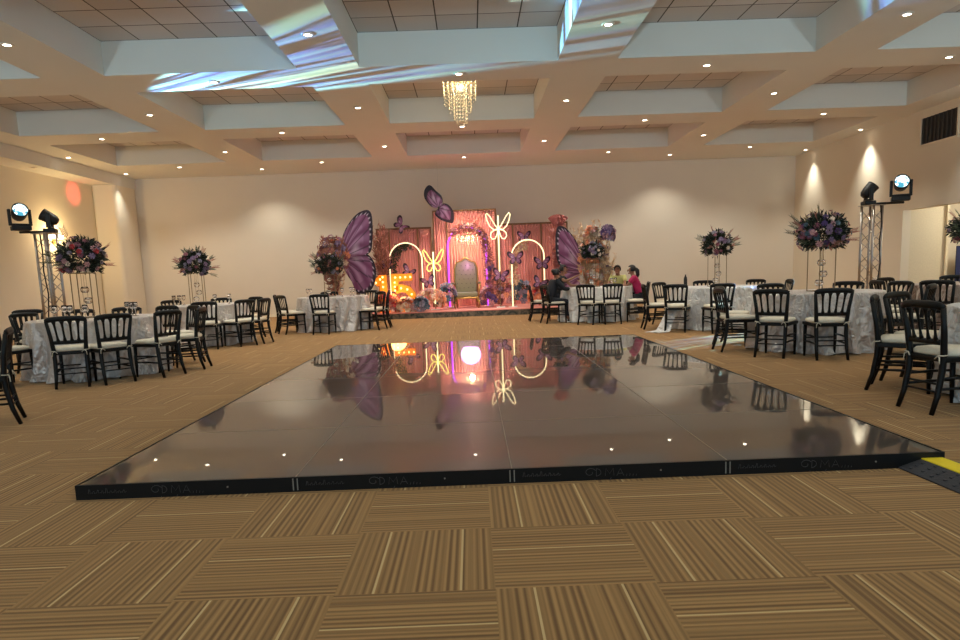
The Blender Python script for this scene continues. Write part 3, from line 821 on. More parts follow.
# ------------------------------------------------------------------ lighting trusses with moving heads
def moving_head(loc, rz, tilt, label, lensm='lens', s=1.0):
    t = empty('moving_head_light', loc, rz, label, 'stage light', 'moving head lights on trusses')
    t.scale = (s, s, s)
    bx('base', 'blackmat', t, -.16, .16, -.12, .12, 0, .085, bevel=.015)
    bm = B()
    for sx in (-1, 1): box(bm, sx * .165 - .025, sx * .165 + .025, -.045, .045, .12, .40)
    box(bm, -.19, .19, -.05, .05, .09, .13); obj('yoke', bm, 'blackmat', t, bevel=.012)
    h = empty('head_pivot', (0, 0, .33)); h.parent = t; h.rotation_euler = (tilt, 0, 0)
    COL.objects.unlink(h); bpy.data.objects.remove(h)
    Mx = Matrix.Translation((0, 0, .33)) @ Matrix.Rotation(tilt, 4, 'X')
    bm = B(); lathe(bm, [(0, -.20), (.07, -.19), (.115, -.13), (.13, -.02), (.135, .10), (.14, .16), (.125, .165), (.12, .15), (0, .15)], 20); bm.transform(Mx); obj('head', bm, 'blackmat', t, True)
    bm = B(); lathe(bm, [(0, .168), (.06, .164), (.118, .152)], 20); bm.transform(Mx); obj('lens', bm, lensm, t, True)
    return t
def truss(x, y, label, arm, H=2.36, reach=.72):
    t = empty('lighting_truss', (x, y, 0), math.radians(24 if x > 0 else -20), label, 'truss')
    w = .145
    for a in range(4):
        sx, sy = (1, -1)[a % 2], (1, -1)[a // 2]
        tb('chord', 'silver', t, [(sx * w, sy * w, .03), (sx * w, sy * w, H)], .028, 10)
    n = 9
    for f in range(4):
        bm = B(); pts = []
        for k in range(n + 1):
            u = w if k % 2 else -w; z = .12 + (H - .2) * k / n
            pts.append([(u, -w, z), (w, u, z), (-u, w, z), (-w, -u, z)][f])
        for p, q in zip(pts, pts[1:]): tube(bm, [p, q], .009, 6)
        obj('brace', bm, 'silver', t, True)
    bx('base_plate', 'silver', t, -.35, .35, -.35, .35, 0, .025, bevel=.004)
    bx('top_plate', 'silver', t, -.2, .2, -.2, .2, H, H + .02, bevel=.004)
    ax = math.cos(math.radians(arm)); ay = math.sin(math.radians(arm))
    tb('side_arm', 'blackmat', t, [(-.15 * ax, -.15 * ay, H + .045), (reach * ax, reach * ay, H + .055)], .026, 10)
    tb('cable', 'blackmat', t, [(.05, -.17, H), (.09, -.19, H - .4), (.04, -.18, H - .8), (.1, -.18, H - 1.3), (.02, -.18, H - 1.8), (.06, -.2, .1)], .014, 6)
    return t
truss(-9.42, 15.0, 'silver box truss tower at the left side of the room', 200, reach=.55)
moving_head((-9.84, 14.86, 2.44), math.radians(42), math.radians(72), 'bright moving head light on the side arm of the left truss', s=1.12)
moving_head((-9.30, 15.0, 2.39), math.radians(-70), math.radians(58), 'dark moving head light on top of the left truss', 'vent', .95)
truss(8.97, 15.5, 'silver box truss tower at the right side of the room', -24)
moving_head((9.55, 15.40, 2.44), math.radians(-28), math.radians(78), 'bright blue-lit moving head light on the side arm of the right truss', s=1.15)
moving_head((8.88, 15.5, 2.39), math.radians(80), math.radians(40), 'dark moving head light on top of the right truss', 'vent', .95)

def gobo(l, kind):
    d = l.data; d.use_nodes = True; nt = d.node_tree; em = nt.nodes['Emission']
    tc = nt.nodes.new('ShaderNodeTexCoord'); sp = nt.nodes.new('ShaderNodeSeparateXYZ'); nt.links.new(tc.outputs['Normal'], sp.inputs[0])
    dv = [nt.nodes.new('ShaderNodeMath') for _ in range(2)]; cb = nt.nodes.new('ShaderNodeCombineXYZ')
    for k in range(2):
        dv[k].operation = 'DIVIDE'; nt.links.new(sp.outputs[k], dv[k].inputs[0]); nt.links.new(sp.outputs[2], dv[k].inputs[1]); nt.links.new(dv[k].outputs[0], cb.inputs[k])
    mp = nt.nodes.new('ShaderNodeMapping'); mp.inputs['Scale'].default_value = (3.2, .7, 1); mp.inputs['Location'].default_value = (.35, .1, 0); nt.links.new(cb.outputs[0], mp.inputs['Vector'])
    nz = nt.nodes.new('ShaderNodeTexNoise'); nz.inputs['Scale'].default_value = 6 if kind == 0 else 12; nz.inputs['Detail'].default_value = 2; nz.inputs['Distortion'].default_value = 1.8
    nt.links.new(mp.outputs[0], nz.inputs['Vector'])
    r = nt.nodes.new('ShaderNodeValToRGB'); nt.links.new(nz.outputs['Fac'], r.inputs[0])
    e = r.color_ramp.elements; e[0].position = .42; e[0].color = (.0, .0, .0, 1); e[1].position = .62; e[1].color = (.75, .93, 1, 1)
    x = e.new(.48); x.color = (.25, .38, .75, 1); x = e.new(.54); x.color = (.35, .6, .55, 1)
    n2 = nt.nodes.new('ShaderNodeTexNoise'); n2.inputs['Scale'].default_value = 3; nt.links.new(mp.outputs[0], n2.inputs['Vector'])
    r2 = nt.nodes.new('ShaderNodeValToRGB'); nt.links.new(n2.outputs['Fac'], r2.inputs[0]); e2 = r2.color_ramp.elements
    e2[0].position = .36; e2[0].color = (.25, .45, 1, 1); e2[1].position = .66; e2[1].color = (1, .95, .62, 1); x2 = e2.new(.5); x2.color = (.45, .95, 1, 1)
    mx = nt.nodes.new('ShaderNodeMix'); mx.data_type = 'RGBA'; mx.blend_type = 'MULTIPLY'; mx.inputs[0].default_value = 1
    nt.links.new(r.outputs[0], mx.inputs[6]); nt.links.new(r2.outputs[0], mx.inputs[7]); nt.links.new(mx.outputs[2], em.inputs['Color']); em.inputs['Strength'].default_value = 1
sp1 = spot('gobo_beam', (-9.55, 14.6, 2.8), 6500, 22, .3, (1, 1, 1), target=(-.9, 10.2, 4.62), radius=.02); gobo(sp1, 0)
sp2 = spot('gobo_beam', (9.4, 15.0, 2.8), 4500, 11, .3, (.85, .95, 1), target=(3.2, 10.2, 0), radius=.02); gobo(sp2, 1)
spot('red_beam', (8.62, 15.3, 2.95), 9000, 2.4, 1, (1, .05, .06), target=(-11.45, 19.8, 3.85), radius=.01)

# wall sconce behind the left truss
sc = empty('wall_sconce', (BX0, 18.6, 2.5), 0, 'glowing yellow two-bulb wall sconce behind the left truss', 'wall lamp')
bx('back_plate', 'gold', sc, 0, .02, -.08, .08, -.12, .12, bevel=.005)
for s in (-1, 1):
    tb('arm', 'gold', sc, [(.02, 0, -.02), (.09, s * .1, -.04), (.12, s * .19, .0)], .009, 6)
    la('bulb', 'lamp', sc, [(0, 0), (.03, .01), (.05, .05), (.045, .09), (0, .11)], 12, (.12, s * .19, 0))
point('sconce_glow', (.3, 0, .08), 22, (1, .70, .32), .06, sc)

# ------------------------------------------------------------------ stage
st = empty('stage_platform', (0, 18.5, 0), 0, 'low stage platform with pink carpet and dark marbled front', 'stage')
bx('deck', 'pink_carpet', st, -3.1, 3.3, -.04, 3.0, .145, .175, bevel=.004)
bx('front_skirt', 'marble', st, -3.08, 3.28, -.02, .0, 0, .145)
bx('side_skirt', 'marble', st, -3.08, -3.06, 0, 2.98, 0, .145); bx('side_skirt', 'marble', st, 3.26, 3.28, 0, 2.98, 0, .145)
DK = .175
def drape(bm, x0, x1, z0, z1, y, amp=.022, pitch=.085):
    n = int((x1 - x0) / .012); prev = None
    for k in range(n + 1):
        x = x0 + (x1 - x0) * k / n; yy = y + amp * math.sin(2 * PI * x / pitch + .6 * math.sin(x * 9)) + amp * .4 * math.sin(x * 31)
        c = (bm.verts.new((x, yy * 1.0, z0)), bm.verts.new((x, yy, (z0 + z1) / 2)), bm.verts.new((x, y + (yy - y) * .5, z1)))
        if prev:
            for a in range(2): bm.faces.new((prev[a], c[a], c[a + 1], prev[a + 1]))
        prev = c
def backdrop(x0, x1, y, z1, posts, label):
    cx = (x0 + x1) / 2; t = empty('backdrop_panel', (cx, y, DK), 0, label, 'backdrop', 'pink draped backdrop panels')
    w = (x1 - x0) / 2; h = z1 - DK
    bm = B(); drape(bm, -w + .02, w - .02, .01, h - .04, 0); obj('drape', bm, 'drape', t, True)
    bx('frame_rail', 'wood', t, -w, w, -.05, .05, h - .05, h)
    for p in [-w + .02, w - .02] + posts: bx('frame_post', 'wood', t, p - .022, p + .022, -.055, -.03, 0, h - .05)
    # fan swag where the cloth gathers below the rail
    for p0, p1 in zip(sorted([-w] + posts), sorted(posts + [w])):
        bm = B(); c = ((p0 + p1) / 2, -.05, h - .42)
        for k in range(9):
            x = p0 + .05 + (p1 - p0 - .1) * k / 8
            tube(bm, [c, ((x + c[0]) / 2, -.045, h - .22), (x, -.04, h - .06)], [.008, .012, .014], 5)
        obj('swag', bm, 'drape', t, True)
backdrop(-1.32, .64, 21.1, 3.12, [-.55], 'tall middle pink draped backdrop behind the throne')
backdrop(-3.04, -1.36, 20.9, 2.62, [-.45, .42], 'lower left pink draped backdrop behind the number 15')
backdrop(.68, 2.80, 20.9, 2.64, [-.62, .25], 'lower right pink draped backdrop behind the right arch')

def arch_pts(x0, x1, z0, zt, y, n=20):
    r = (x1 - x0) / 2; cx = (x0 + x1) / 2; zs = zt - r
    return [(x0, y, z0), (x0, y, (z0 + zs) / 2)] + [(cx - r * math.cos(PI * k / n), y, zs + r * math.sin(PI * k / n)) for k in range(n + 1)] + [(x1, y, (z0 + zs) / 2), (x1, y, z0)]
def arch(x, y, w, h, m, label, r=.026, bases=True):
    t = empty('neon_arch', (x, y, DK), 0, label, 'neon arch')
    tb('neon_tube', m, t, arch_pts(-w / 2, w / 2, .03, h, -.02), r, 8)
    tb('backing_tube', 'f_white' if m != 'neonp' else 'gold', t, arch_pts(-w / 2, w / 2, .0, h, .02), r * .9, 8)
    for s in (-1, 1): bx('foot', 'f_white', t, s * w / 2 - .12, s * w / 2 + .12, -.1, .1, 0, .02)
    return t
arch(-2.06, 19.6, .93, 1.93, 'neonw', 'warm white neon arch in front of the left backdrop', .016)
arch(1.43, 19.3, .92, 1.88, 'neonw', 'warm white neon arch in front of the right backdrop', .018)
arch(-.29, 20.25, 1.14, 2.36, 'neonp', 'violet neon arch around the throne', .024)
point('arch_glow', (-.29, 20.0, 1.4), 7, (.8, .3, 1), .3)
chandelier((-.27, 20.45, 2.30), .30, .34, (1.0, .6), 'small glowing crystal chandelier under the violet arch', 16, 'arch_chandelier', .1, .02)

# neon butterflies on posts
def neon_butterfly(x, y, zc, s, z0, label, m):
    t = empty('neon_butterfly_post', (x, y, DK), 0, label, 'neon sign'); z = zc - DK
    tb('post', 'neonw', t, [(0, 0, z0 - DK), (0, 0, z + .28 * s)], .020, 8)
    bx('foot', 'f_white', t, -.12, .12, -.12, .12, 0, .02)
    tb('stand_rod', 'goldmetal', t, [(0, .01, .01), (0, .01, max(.03, z0 - DK + .02))], .012, 6)
    for sg in (-1, 1):
        up = [(0, 0), (.10, .14), (.26, .42), (.38, .56), (.42, .50), (.38, .30), (.28, .08), (.14, -.04), (0, -.02)]
        lo = [(0, -.04), (.14, -.06), (.25, -.16), (.27, -.28), (.20, -.38), (.10, -.36), (.03, -.22), (0, -.1)]
        for nm, P2 in (('upper_wing', up), ('lower_wing', lo)):
            tb(nm, m, t, [(sg * a * s * .62 + sg * .02, 0, z + b * s * .62) for a, b in P2], .016, 6, closed=True)
neon_butterfly(-1.25, 19.3, 1.52, 1.05, .35, 'lower yellow neon butterfly on a post left of the throne', 'neony')
neon_butterfly(.62, 19.3, 2.40, 1.25, 1.2, 'higher neon butterfly on a glowing post right of the throne', 'neonw')

# marquee numbers
def ribbon(bm, pts, w, d):
    pts = [Vector((p[0], 0, p[1])) for p in pts]; L = []; Rr = []
    for i, p in enumerate(pts):
        a = (pts[i] - pts[i - 1]).normalized() if i else (pts[1] - pts[0]).normalized()
        b = (pts[i + 1] - pts[i]).normalized() if i < len(pts) - 1 else a
        tn = (a + b).normalized(); nrm = Vector((-tn.z, 0, tn.x)); k = w / 2 / max(.5, nrm.dot(Vector((-a.z, 0, a.x))))
        L.append(p + nrm * k); Rr.append(p - nrm * k)
    for i in range(len(pts) - 1):
        f = [L[i], L[i + 1], Rr[i + 1], Rr[i]]
        fr = [bm.verts.new(v + Vector((0, -d / 2, 0))) for v in f]; bk = [bm.verts.new(v + Vector((0, d / 2, 0))) for v in f]
        bm.faces.new(fr); bm.faces.new(bk[::-1])
        for e in range(4): bm.faces.new((fr[e], bk[e], bk[(e + 1) % 4], fr[(e + 1) % 4]))
def number(x, y, strokes, bul, label):
    t = empty('marquee_number', (x, y, DK), 0, label, 'marquee number', 'lit marquee numbers on the stage')
    bm = B()
    for s_ in strokes: ribbon(bm, s_, .19, .12)
    obj('body', bm, 'marquee', t)
    bm = B()
    for s_ in strokes:
        ribbon(bm, s_, .225, .07)
    o = obj('rim', bm, 'gold', t); o.location = (0, .035, 0)
    for (a, b) in bul:
        la('bulb', 'bulb', t, [(0, -.03), (.02, -.02), (.026, 0), (.02, .02), (0, .03)], 10, (a, -.08, b))
number(-2.70, 18.95, [[(-.18, .80), (.02, .96)], [(.04, 1.04), (.04, .0)], [(-.12, .06), (.2, .06)]], [(-.15, .83), (-.03, .92)] + [(.04, .98 - .135 * k) for k in range(8)], 'glowing orange marquee number 1')
five = [(.27, .96), (-.22, .96), (-.22, .58)]
bowl = [(-.22, .60), (-.05, .66), (.12, .62), (.24, .48), (.27, .32), (.22, .16), (.08, .07), (-.08, .06), (-.24, .12)]
number(-2.11, 18.95, [five, bowl], [(-.2 + .14 * k, .96) for k in range(4)] + [(-.22, .82), (-.22, .70)] + bowl[0:9], 'glowing orange marquee number 5')

# throne
th = empty('throne_chair', (-.35, 19.85, DK), 0, 'tall sage green tufted throne with gold frame', 'throne')
bm = B()
out = [(-.30, .42), (-.34, .8), (-.33, 1.15), (-.27, 1.32), (-.12, 1.38), (0, 1.47), (.12, 1.38), (.27, 1.32), (.33, 1.15), (.34, .8), (.30, .42)]
def slab(bm, out, y0, y1, sc=1.0, cz=.9):
    f = [bm.verts.new((x * sc, y0, cz + (z - cz) * sc)) for x, z in out]; b = [bm.verts.new((x, y1, z)) for x, z in out]
    bm.faces.new(f); bm.faces.new(b[::-1])
    for k in range(len(out)): bm.faces.new((f[k], b[k], b[(k + 1) % len(out)], f[(k + 1) % len(out)]))
slab(bm, out, .18, .27, .92); obj('backrest', bm, 'throne', th, bevel=.02)
bm = B()
tube(bm, [(x * 1.03, .24, z) for x, z in out], .022, 8); obj('back_frame', bm, 'gold', th, True)
bm = B()
for r_ in range(6):
    for c_ in range(4 + r_ % 2):
        lathe(bm, [(0, -.01), (.014, -.006), (.016, .004), (0, .008)], 8, ((c_ - (3 + r_ % 2) / 2) * .13, .165, .58 + r_ * .13))
obj('tuft_buttons', bm, 'leafdark', th)
bx('seat', 'throne', th, -.33, .33, -.32, .2, .32, .46, bevel=.04)
bx('seat_rail', 'gold', th, -.36, .36, -.34, .26, .27, .32, bevel=.01)
for s in (-1, 1):
    tb('leg', 'gold', th, [(s * .33, -.3, .27), (s * .37, -.33, .14), (s * .34, -.31, 0)], [.035, .028, .02], 8)
    tb('leg', 'gold', th, [(s * .3, .22, .27), (s * .3, .28, 0)], [.03, .02], 8)
    tb('armrest', 'gold', th, [(s * .33, .2, .72), (s * .40, 0, .70), (s * .40, -.24, .66), (s * .37, -.28, .55), (s * .35, -.26, .32)], [.025, .03, .032, .025, .022], 8)
    bx('arm_pad', 'throne', th, s * .39 - .04, s * .39 + .04, -.18, .12, .715, .75, bevel=.012)

# printed butterflies
def lerp3(a, b, f): return tuple(a[i] + (b[i] - a[i]) * f for i in range(3))
def wing(t, name, root, outline, thick, seed, s=1.0, veins=9, ry=0.0, part_y=0.0, border=.90, shade=1.0):
    """fan of rings from the root to a smooth closed outline (x,z)"""
    rnd = random.Random(seed); n = len(outline); S = 64; pts = []
    for k in range(S):
        f = k / (S - 1) * (n - 1); i = min(int(f), n - 2); u = f - i
        p0, p1, p2, p3 = outline[max(i - 1, 0)], outline[i], outline[i + 1], outline[min(i + 2, n - 1)]
        q = tuple(.5 * ((2 * p1[a]) + (-p0[a] + p2[a]) * u + (2 * p0[a] - 5 * p1[a] + 4 * p2[a] - p3[a]) * u * u + (-p0[a] + 3 * p1[a] - 3 * p2[a] + p3[a]) * u ** 3) for a in range(2))
        pts.append(q)
    Rn = 26; bm = B(); cl = bm.loops.layers.float_color.new('Col'); G = {}
    dark = lin((38, 16, 34))[:3]; pur = lin((118, 58, 100))[:3]; lil = lin((198, 150, 190))[:3]; wht = lin((226, 206, 222))[:3]; mag = lin((132, 40, 92))[:3]
    ph = rnd.uniform(0, 6)
    def col(k, r):
        a = k / (S - 1); v = abs(math.sin(a * PI * veins + ph * .2 * r))
        st = .5 + .5 * math.sin(a * PI * veins * 2 + ph + 2 * math.sin(r * 5))
        c = lerp3(pur, lil, max(0, st) * (.85 if .2 < r < .7 else .45))
        c = lerp3(c, mag, max(0, r - .55) * 1.5 * .6)
        patch = max(0, 1 - abs(r - .45) / .16) * max(0, math.sin(a * 9 + ph)) ** 2
        c = lerp3(c, wht, patch * .6)
        if v < .16: c = lerp3(c, dark, .8)
        edge = min(a, 1 - a)
        if r > border or (edge < .025 and r > .2): c = dark
        if border > .85 and .915 < r < .96 and math.sin(a * PI * 36) > .55: c = wht
        return (c[0] * shade, c[1] * shade, c[2] * shade, 1)
    for side, yy in ((0, -thick / 2), (1, thick / 2)):
        for r in range(1, Rn + 1):
            for k in range(S):
                rr = r / Rn; G[side, r, k] = bm.verts.new(((root[0] + (pts[k][0] - root[0]) * rr) * s, yy + part_y + ry * (pts[k][0] - root[0]) * rr * s, (root[1] + (pts[k][1] - root[1]) * rr) * s))
        c0 = bm.verts.new((root[0] * s, yy + part_y, root[1] * s))
        for k in range(S - 1):
            vs = (c0, G[side, 1, k], G[side, 1, k + 1]); f = bm.faces.new(vs if side else vs[::-1])
            for lp in f.loops: lp[cl] = (*dark, 1)
            for r in range(1, Rn):
                f = bm.faces.new((G[side, r, k], G[side, r + 1, k], G[side, r + 1, k + 1], G[side, r, k + 1]))
                for lp, (a, b) in zip(f.loops, ((k, r), (k, r + 1), (k + 1, r + 1), (k + 1, r))): lp[cl] = col(a, b / Rn)
    for k in range(S - 1):
        f = bm.faces.new((G[0, Rn, k], G[0, Rn, k + 1], G[1, Rn, k + 1], G[1, Rn, k]))
        for lp in f.loops: lp[cl] = (*dark, 1)
    me = bpy.data.meshes.new(name); bm.to_mesh(me); bm.free(); me.materials.append(M['wing'])
    o = bpy.data.objects.new(name, me); COL.objects.link(o); o.parent = t
    return o
bgrp = 'purple printed butterflies of the stage decor'
def pxy(L, u0, v0, X0, Z0, k, zk=None):
    return [((u - u0) * k + X0, -(v - v0) * (zk or k) + Z0) for u, v in L]
# large left butterfly, standing; coordinates are metres relative to its foot
tL = empty('giant_butterfly', (-3.28, 18.35, .55), 0, 'giant purple butterfly cutout standing left of the stage', 'butterfly', bgrp)
up = [(-.40, 1.20), (-.34, 1.66), (-.16, 2.02), (.10, 2.30), (.36, 2.40), (.48, 2.30), (.50, 2.0), (.48, 1.65), (.42, 1.32), (.26, 1.20)]
lo = [(-.36, 1.16), (.0, 1.26), (.30, 1.24), (.46, 1.06), (.52, .80), (.48, .50), (.36, .28), (.16, .18), (-.04, .24), (-.12, .46), (-.26, .70), (-.38, .95)]
wing(tL, 'upper_wing', (-.40, 1.16), up, .03, 1, veins=6); wing(tL, 'lower_wing', (-.38, 1.16), lo, .03, 2, veins=6, part_y=.032)
bx('support', 'wood', tL, -.05, .05, .05, .09, -.55, 1.2); bx('foot', 'wood', tL, -.2, .2, -.1, .3, -.55, -.52)
# large right butterfly
tR = empty('giant_butterfly', (2.52, 18.6, .30), 0, 'giant purple butterfly cutout standing right of the stage', 'butterfly', bgrp)
up = [(.44, .80), (.40, 1.10), (.28, 1.45), (.10, 1.78), (-.12, 2.02), (-.30, 2.05), (-.37, 1.85), (-.38, 1.5), (-.36, 1.2), (-.28, 1.0)]
lo = [(.44, .76), (.1, .9), (-.2, .94), (-.34, .8), (-.36, .5), (-.26, .2), (-.08, .02), (.12, .02), (.28, .2), (.38, .5)]
wing(tR, 'upper_wing', (.46, .78), up, .03, 3, veins=6); wing(tR, 'lower_wing', (.46, .76), lo, .03, 4, veins=6, part_y=.032)
bx('support', 'wood', tR, -.05, .05, .05, .09, -.30, .8); bx('foot', 'wood', tR, -.2, .2, -.1, .3, -.30, -.27)
# large flying one, hung from the ceiling
tF = empty('flying_butterfly', (-1.06, 20.6, 3.15), 0, 'large purple butterfly hanging above the middle backdrop', 'butterfly', bgrp)
up = [(0, 0), (-.20, .04), (-.36, .26), (-.38, .46), (-.31, .62), (-.20, .66), (-.06, .50), (.08, .34), (.10, .16), (0, .04)]
lo = [(-.02, .02), (.10, .12), (.26, .06), (.38, -.14), (.36, -.42), (.22, -.42), (.02, -.34), (-.14, -.18), (-.08, -.04)]
up = [(a * 1.12 - .02, b) for a, b in up]; lo = [(a * 1.08, b * 1.05) for a, b in lo]
wing(tF, 'upper_wing', (-.03, .0), up, .02, 5, veins=5, ry=.15, border=.80, shade=.6); wing(tF, 'lower_wing', (-.03, 0), lo, .02, 6, veins=5, ry=-.12, part_y=.022, border=.80, shade=.6)
tb('body', 'hair', tF, [(-.02, -.03, .06), (-.03, -.035, 0), (-.03, -.03, -.1)], [.012, .025, .01], 8)
tb('hanging_wire', 'silver', tF, [(-.03, 0, .02), (-.03, 0, 1.34)], .002, 4)
def small_bfly(x, y, z, s, rot, rz, label, wire=None):
    s *= .8
    t = empty('small_butterfly', (x, y, z), 0, label, 'butterfly', bgrp); t.rotation_euler = (0, rot, rz)
    for sg in (-1, 1):
        wing(t, 'upper_wing', (0, 0), [(0, 0), (sg * .10, .17), (sg * .24, .28), (sg * .34, .26), (sg * .33, .12), (sg * .2, -.01), (sg * .06, -.03)], .012, 7, s, 4, ry=sg * .35, border=.80, shade=.9)
        wing(t, 'lower_wing', (0, -.01), [(0, -.02), (sg * .14, -.01), (sg * .24, -.09), (sg * .24, -.2), (sg * .14, -.25), (sg * .04, -.16), (0, -.05)], .012, 8, s, 4, ry=sg * .3, border=.80, shade=.9)
    tb('body', 'hair', t, [(0, -.02, .07 * s), (0, -.025, 0), (0, -.02, -.13 * s)], [.01 * s, .022 * s, .008 * s], 6)
    if wire:
        tb('support_wire', 'silver', t, [(0, .005, 0), wire], .003, 4)
small_bfly(-2.25, 20.78, 2.68, .95, .9, .5, 'small purple butterfly over the top of the left backdrop')
small_bfly(-2.60, 19.45, 1.50, .62, 0, .2, 'small purple butterfly on the left leg of the left arch', None)
small_bfly(-1.92, 18.98, 1.27, .8, .5, .6, 'small purple butterfly above the number 5')
small_bfly(-1.42, 19.2, .98, .75, -.3, 0, 'small purple butterfly left of the lower neon post')
small_bfly(1.46, 20.75, 2.22, .75, 0, 0, 'small purple butterfly above the right arch')
small_bfly(1.08, 19.15, 1.55, .85, 0, .1, 'small purple butterfly on the left leg of the right arch')
small_bfly(1.82, 19.15, 1.38, .85, 0, -.1, 'small purple butterfly on the right leg of the right arch')
small_bfly(.63, 19.1, 1.08, .85, .2, 0, 'small purple butterfly at the base of the higher neon post')
small_bfly(1.74, 19.1, .82, .8, .4, 0, 'small purple butterfly low at the right arch foot')

# stage flowers
def clump(x, y, z, rx, ry, rz, kinds, leaf, label, seed, nb=16, nl=170, size=(1.1, 1.9), lsize=.11, up=.6, name='flower_arrangement', narrow=.35, nomin=False):
    t = empty(name, (x, y, z), 0, label, 'flowers', 'stage flower arrangements')
    def f(r):
        u = r.uniform(-.6, 1); th = r.uniform(0, 2 * PI); s = math.sqrt(max(0, 1 - u * u))
        d = Vector((s * math.cos(th), s * math.sin(th), u)); k = r.uniform(.6, 1)
        p = Vector((d.x * rx * k, d.y * ry * k, d.z * rz * k))
        return p, (d + Vector((0, 0, up))).normalized()
    obj('foliage', leafy(f, nl, lsize, seed, narrow=narrow), leaf, t)
    def g(r):
        p, d = f(r); n_ = Vector((p.x / rx, p.y / ry, p.z / rz)); L = n_.length or 1
        p = Vector((n_.x / L * rx, -abs(n_.y / L * ry) - .05, n_.z / L * rz)) * 1.08
        return p, (n_ / L + Vector((0, -.6, .1))).normalized()
    blooms(t, kinds, nb * 2, g, seed + 1, (size[0] * 1.05, size[1] * 1.05))
    return t
clump(-2.55, 18.75, .40, .30, .16, .24, ('f_red', 'f_peach', 'f_pink'), 'leafred', 'red and peach flower mound at the foot of number 1', 21, 26)
clump(-2.02, 18.72, .34, .26, .14, .18, ('f_pink', 'f_cream', 'f_cream', 'f_peach'), 'leafred', 'pink and cream flower mound below number 5', 22, 18)
clump(-1.64, 18.75, .34, .20, .14, .18, ('f_grey', 'f_blue', 'f_grey'), 'leaf', 'grey-blue flower mound between number 5 and the butterfly post', 23, 14)
clump(-1.35, 19.0, .48, .34, .2, .26, ('f_peach', 'f_cream', 'f_pink'), 'leafpale', 'peach and cream flower mound at the lower neon post', 24, 22)
clump(-.92, 19.4, .50, .24, .2, .34, ('f_blue', 'f_grey', 'f_rose', 'f_pink'), 'leaf', 'dark blue and rose flower mound at the violet arch left foot', 25, 16)
clump(.36, 19.7, .46, .28, .2, .28, ('f_rose', 'f_violet', 'f_pink'), 'leafred', 'dark and rose flower mound at the violet arch right foot', 26, 18)
clump(.80, 19.6, .52, .26, .2, .30, ('f_rose', 'f_pink', 'f_peach'), 'leafred', 'rose flower mound between the higher neon post and right arch', 27, 18)
clump(1.28, 19.6, .55, .26, .2, .32, ('f_blue', 'f_grey'), 'leaf', 'blue hydrangea mound inside the right arch', 28, 14)
clump(1.72, 19.35, .42, .26, .2, .28, ('f_red', 'f_peach', 'f_pink'), 'leafred', 'red and peach flower mound right inside the right arch', 29, 24)
def garland(path, rad, kinds, leaf, label, seed, nb=30, nl=420, lsize=.10, size=(.8, 1.4)):
    t = empty('flower_garland', path[0], 0, label, 'garland', 'stage flower arrangements'); o0 = Vector(path[0]); P3 = [Vector(p) - o0 for p in path]
    def f(r):
        k = r.uniform(0, len(P3) - 1.001); i = int(k); p = P3[i].lerp(P3[i + 1], k - i)
        d = Vector((r.uniform(-1, 1), r.uniform(-1, .4), r.uniform(-1, 1))).normalized()
        return p + d * rad * r.uniform(.2, 1), d
    obj('foliage', leafy(f, nl, lsize, seed), leaf, t); blooms(t, kinds, nb, f, seed + 1, size)
garland([(.32, 20.1, .4), (.36, 20.1, 1.0), (.33, 20.1, 1.6), (.26, 20.1, 2.1)], .13, ('f_rose', 'f_violet', 'f_pink', 'f_mauve'), 'leafred', 'rose and violet garland climbing the right side of the violet arch', 31, 50)
garland([(-.75, 20.1, 2.32), (-.45, 20.1, 2.50), (-.15, 20.1, 2.52), (.12, 20.1, 2.38), (.28, 20.1, 2.15)], .10, ('f_mauve', 'f_pink', 'f_violet', 'f_cream'), 'leafred', 'mauve garland over the top of the violet arch', 32, 34)
garland([(1.02, 19.42, .4), (1.04, 19.42, .9), (1.02, 19.42, 1.35), (1.12, 19.42, 1.75), (1.35, 19.42, 1.95)], .12, ('f_mauve', 'f_cream', 'f_pink'), 'leafpale', 'pale garland climbing the left side of the right arch', 33, 34)
garland([(-2.48, 19.7, 1.2), (-2.45, 19.7, 1.6), (-2.25, 19.7, 1.95), (-1.95, 19.7, 2.0)], .11, ('f_mauve', 'f_rose'), 'leaf', 'leafy garland on the upper left of the left arch', 34, 18)
garland([(.62, 19.45, .5), (.60, 19.45, .95)], .12, ('f_rose', 'f_mauve'), 'leafred', 'small rose cluster behind the higher neon post', 35, 12, 120)
# dried tall plants
def plume(x, y, z0, h, spread, n, leaf, label, seed, kinds=(), nb=0, lsize=.12, name='dried_plant_bundle', narrow=.3, bend=.3):
    rnd = random.Random(seed); t = empty(name, (x, y, z0), 0, label, 'plants', 'dried plants beside the stage')
    bm = B(); tips = []
    for k in range(n):
        a = rnd.uniform(0, 2 * PI); r = spread * rnd.uniform(.15, 1); H = h * rnd.uniform(.55, 1)
        b0 = Vector((rnd.uniform(-.05, .05), rnd.uniform(-.05, .05), 0)); e = Vector((r * math.cos(a), r * .6 * math.sin(a), H)); m_ = (b0 + e) / 2 + Vector((-e.x * .2, 0, h * .06))
        tube(bm, [b0, m_, e], .004, 4); tips.append((m_, e))
    obj('stems', bm, leaf, t)
    def f(r):
        m_, e = tips[r.randrange(len(tips))]; k = r.random(); return m_.lerp(e, k), (e - m_)
    obj('plumes', leafy(f, n * 26, lsize, seed + 1, spread=1.2, narrow=narrow), leaf, t)
    if nb: blooms(t, kinds, nb, f, seed + 2, (1.1, 1.8))
clump(-3.75, 17.8, 1.75, .34, .2, .45, ('f_rose', 'f_peach', 'f_cream', 'f_mauve'), 'leafred', 'rusty pink flower mass beside the giant left butterfly', 52, 26, 900, lsize=.12)
plume(-3.82, 17.5, 0, 2.30, .42, 30, 'leafred', 'rusty dried plants behind the left dark flower ball', 41, ('f_rose', 'f_peach', 'f_cream'), 16)
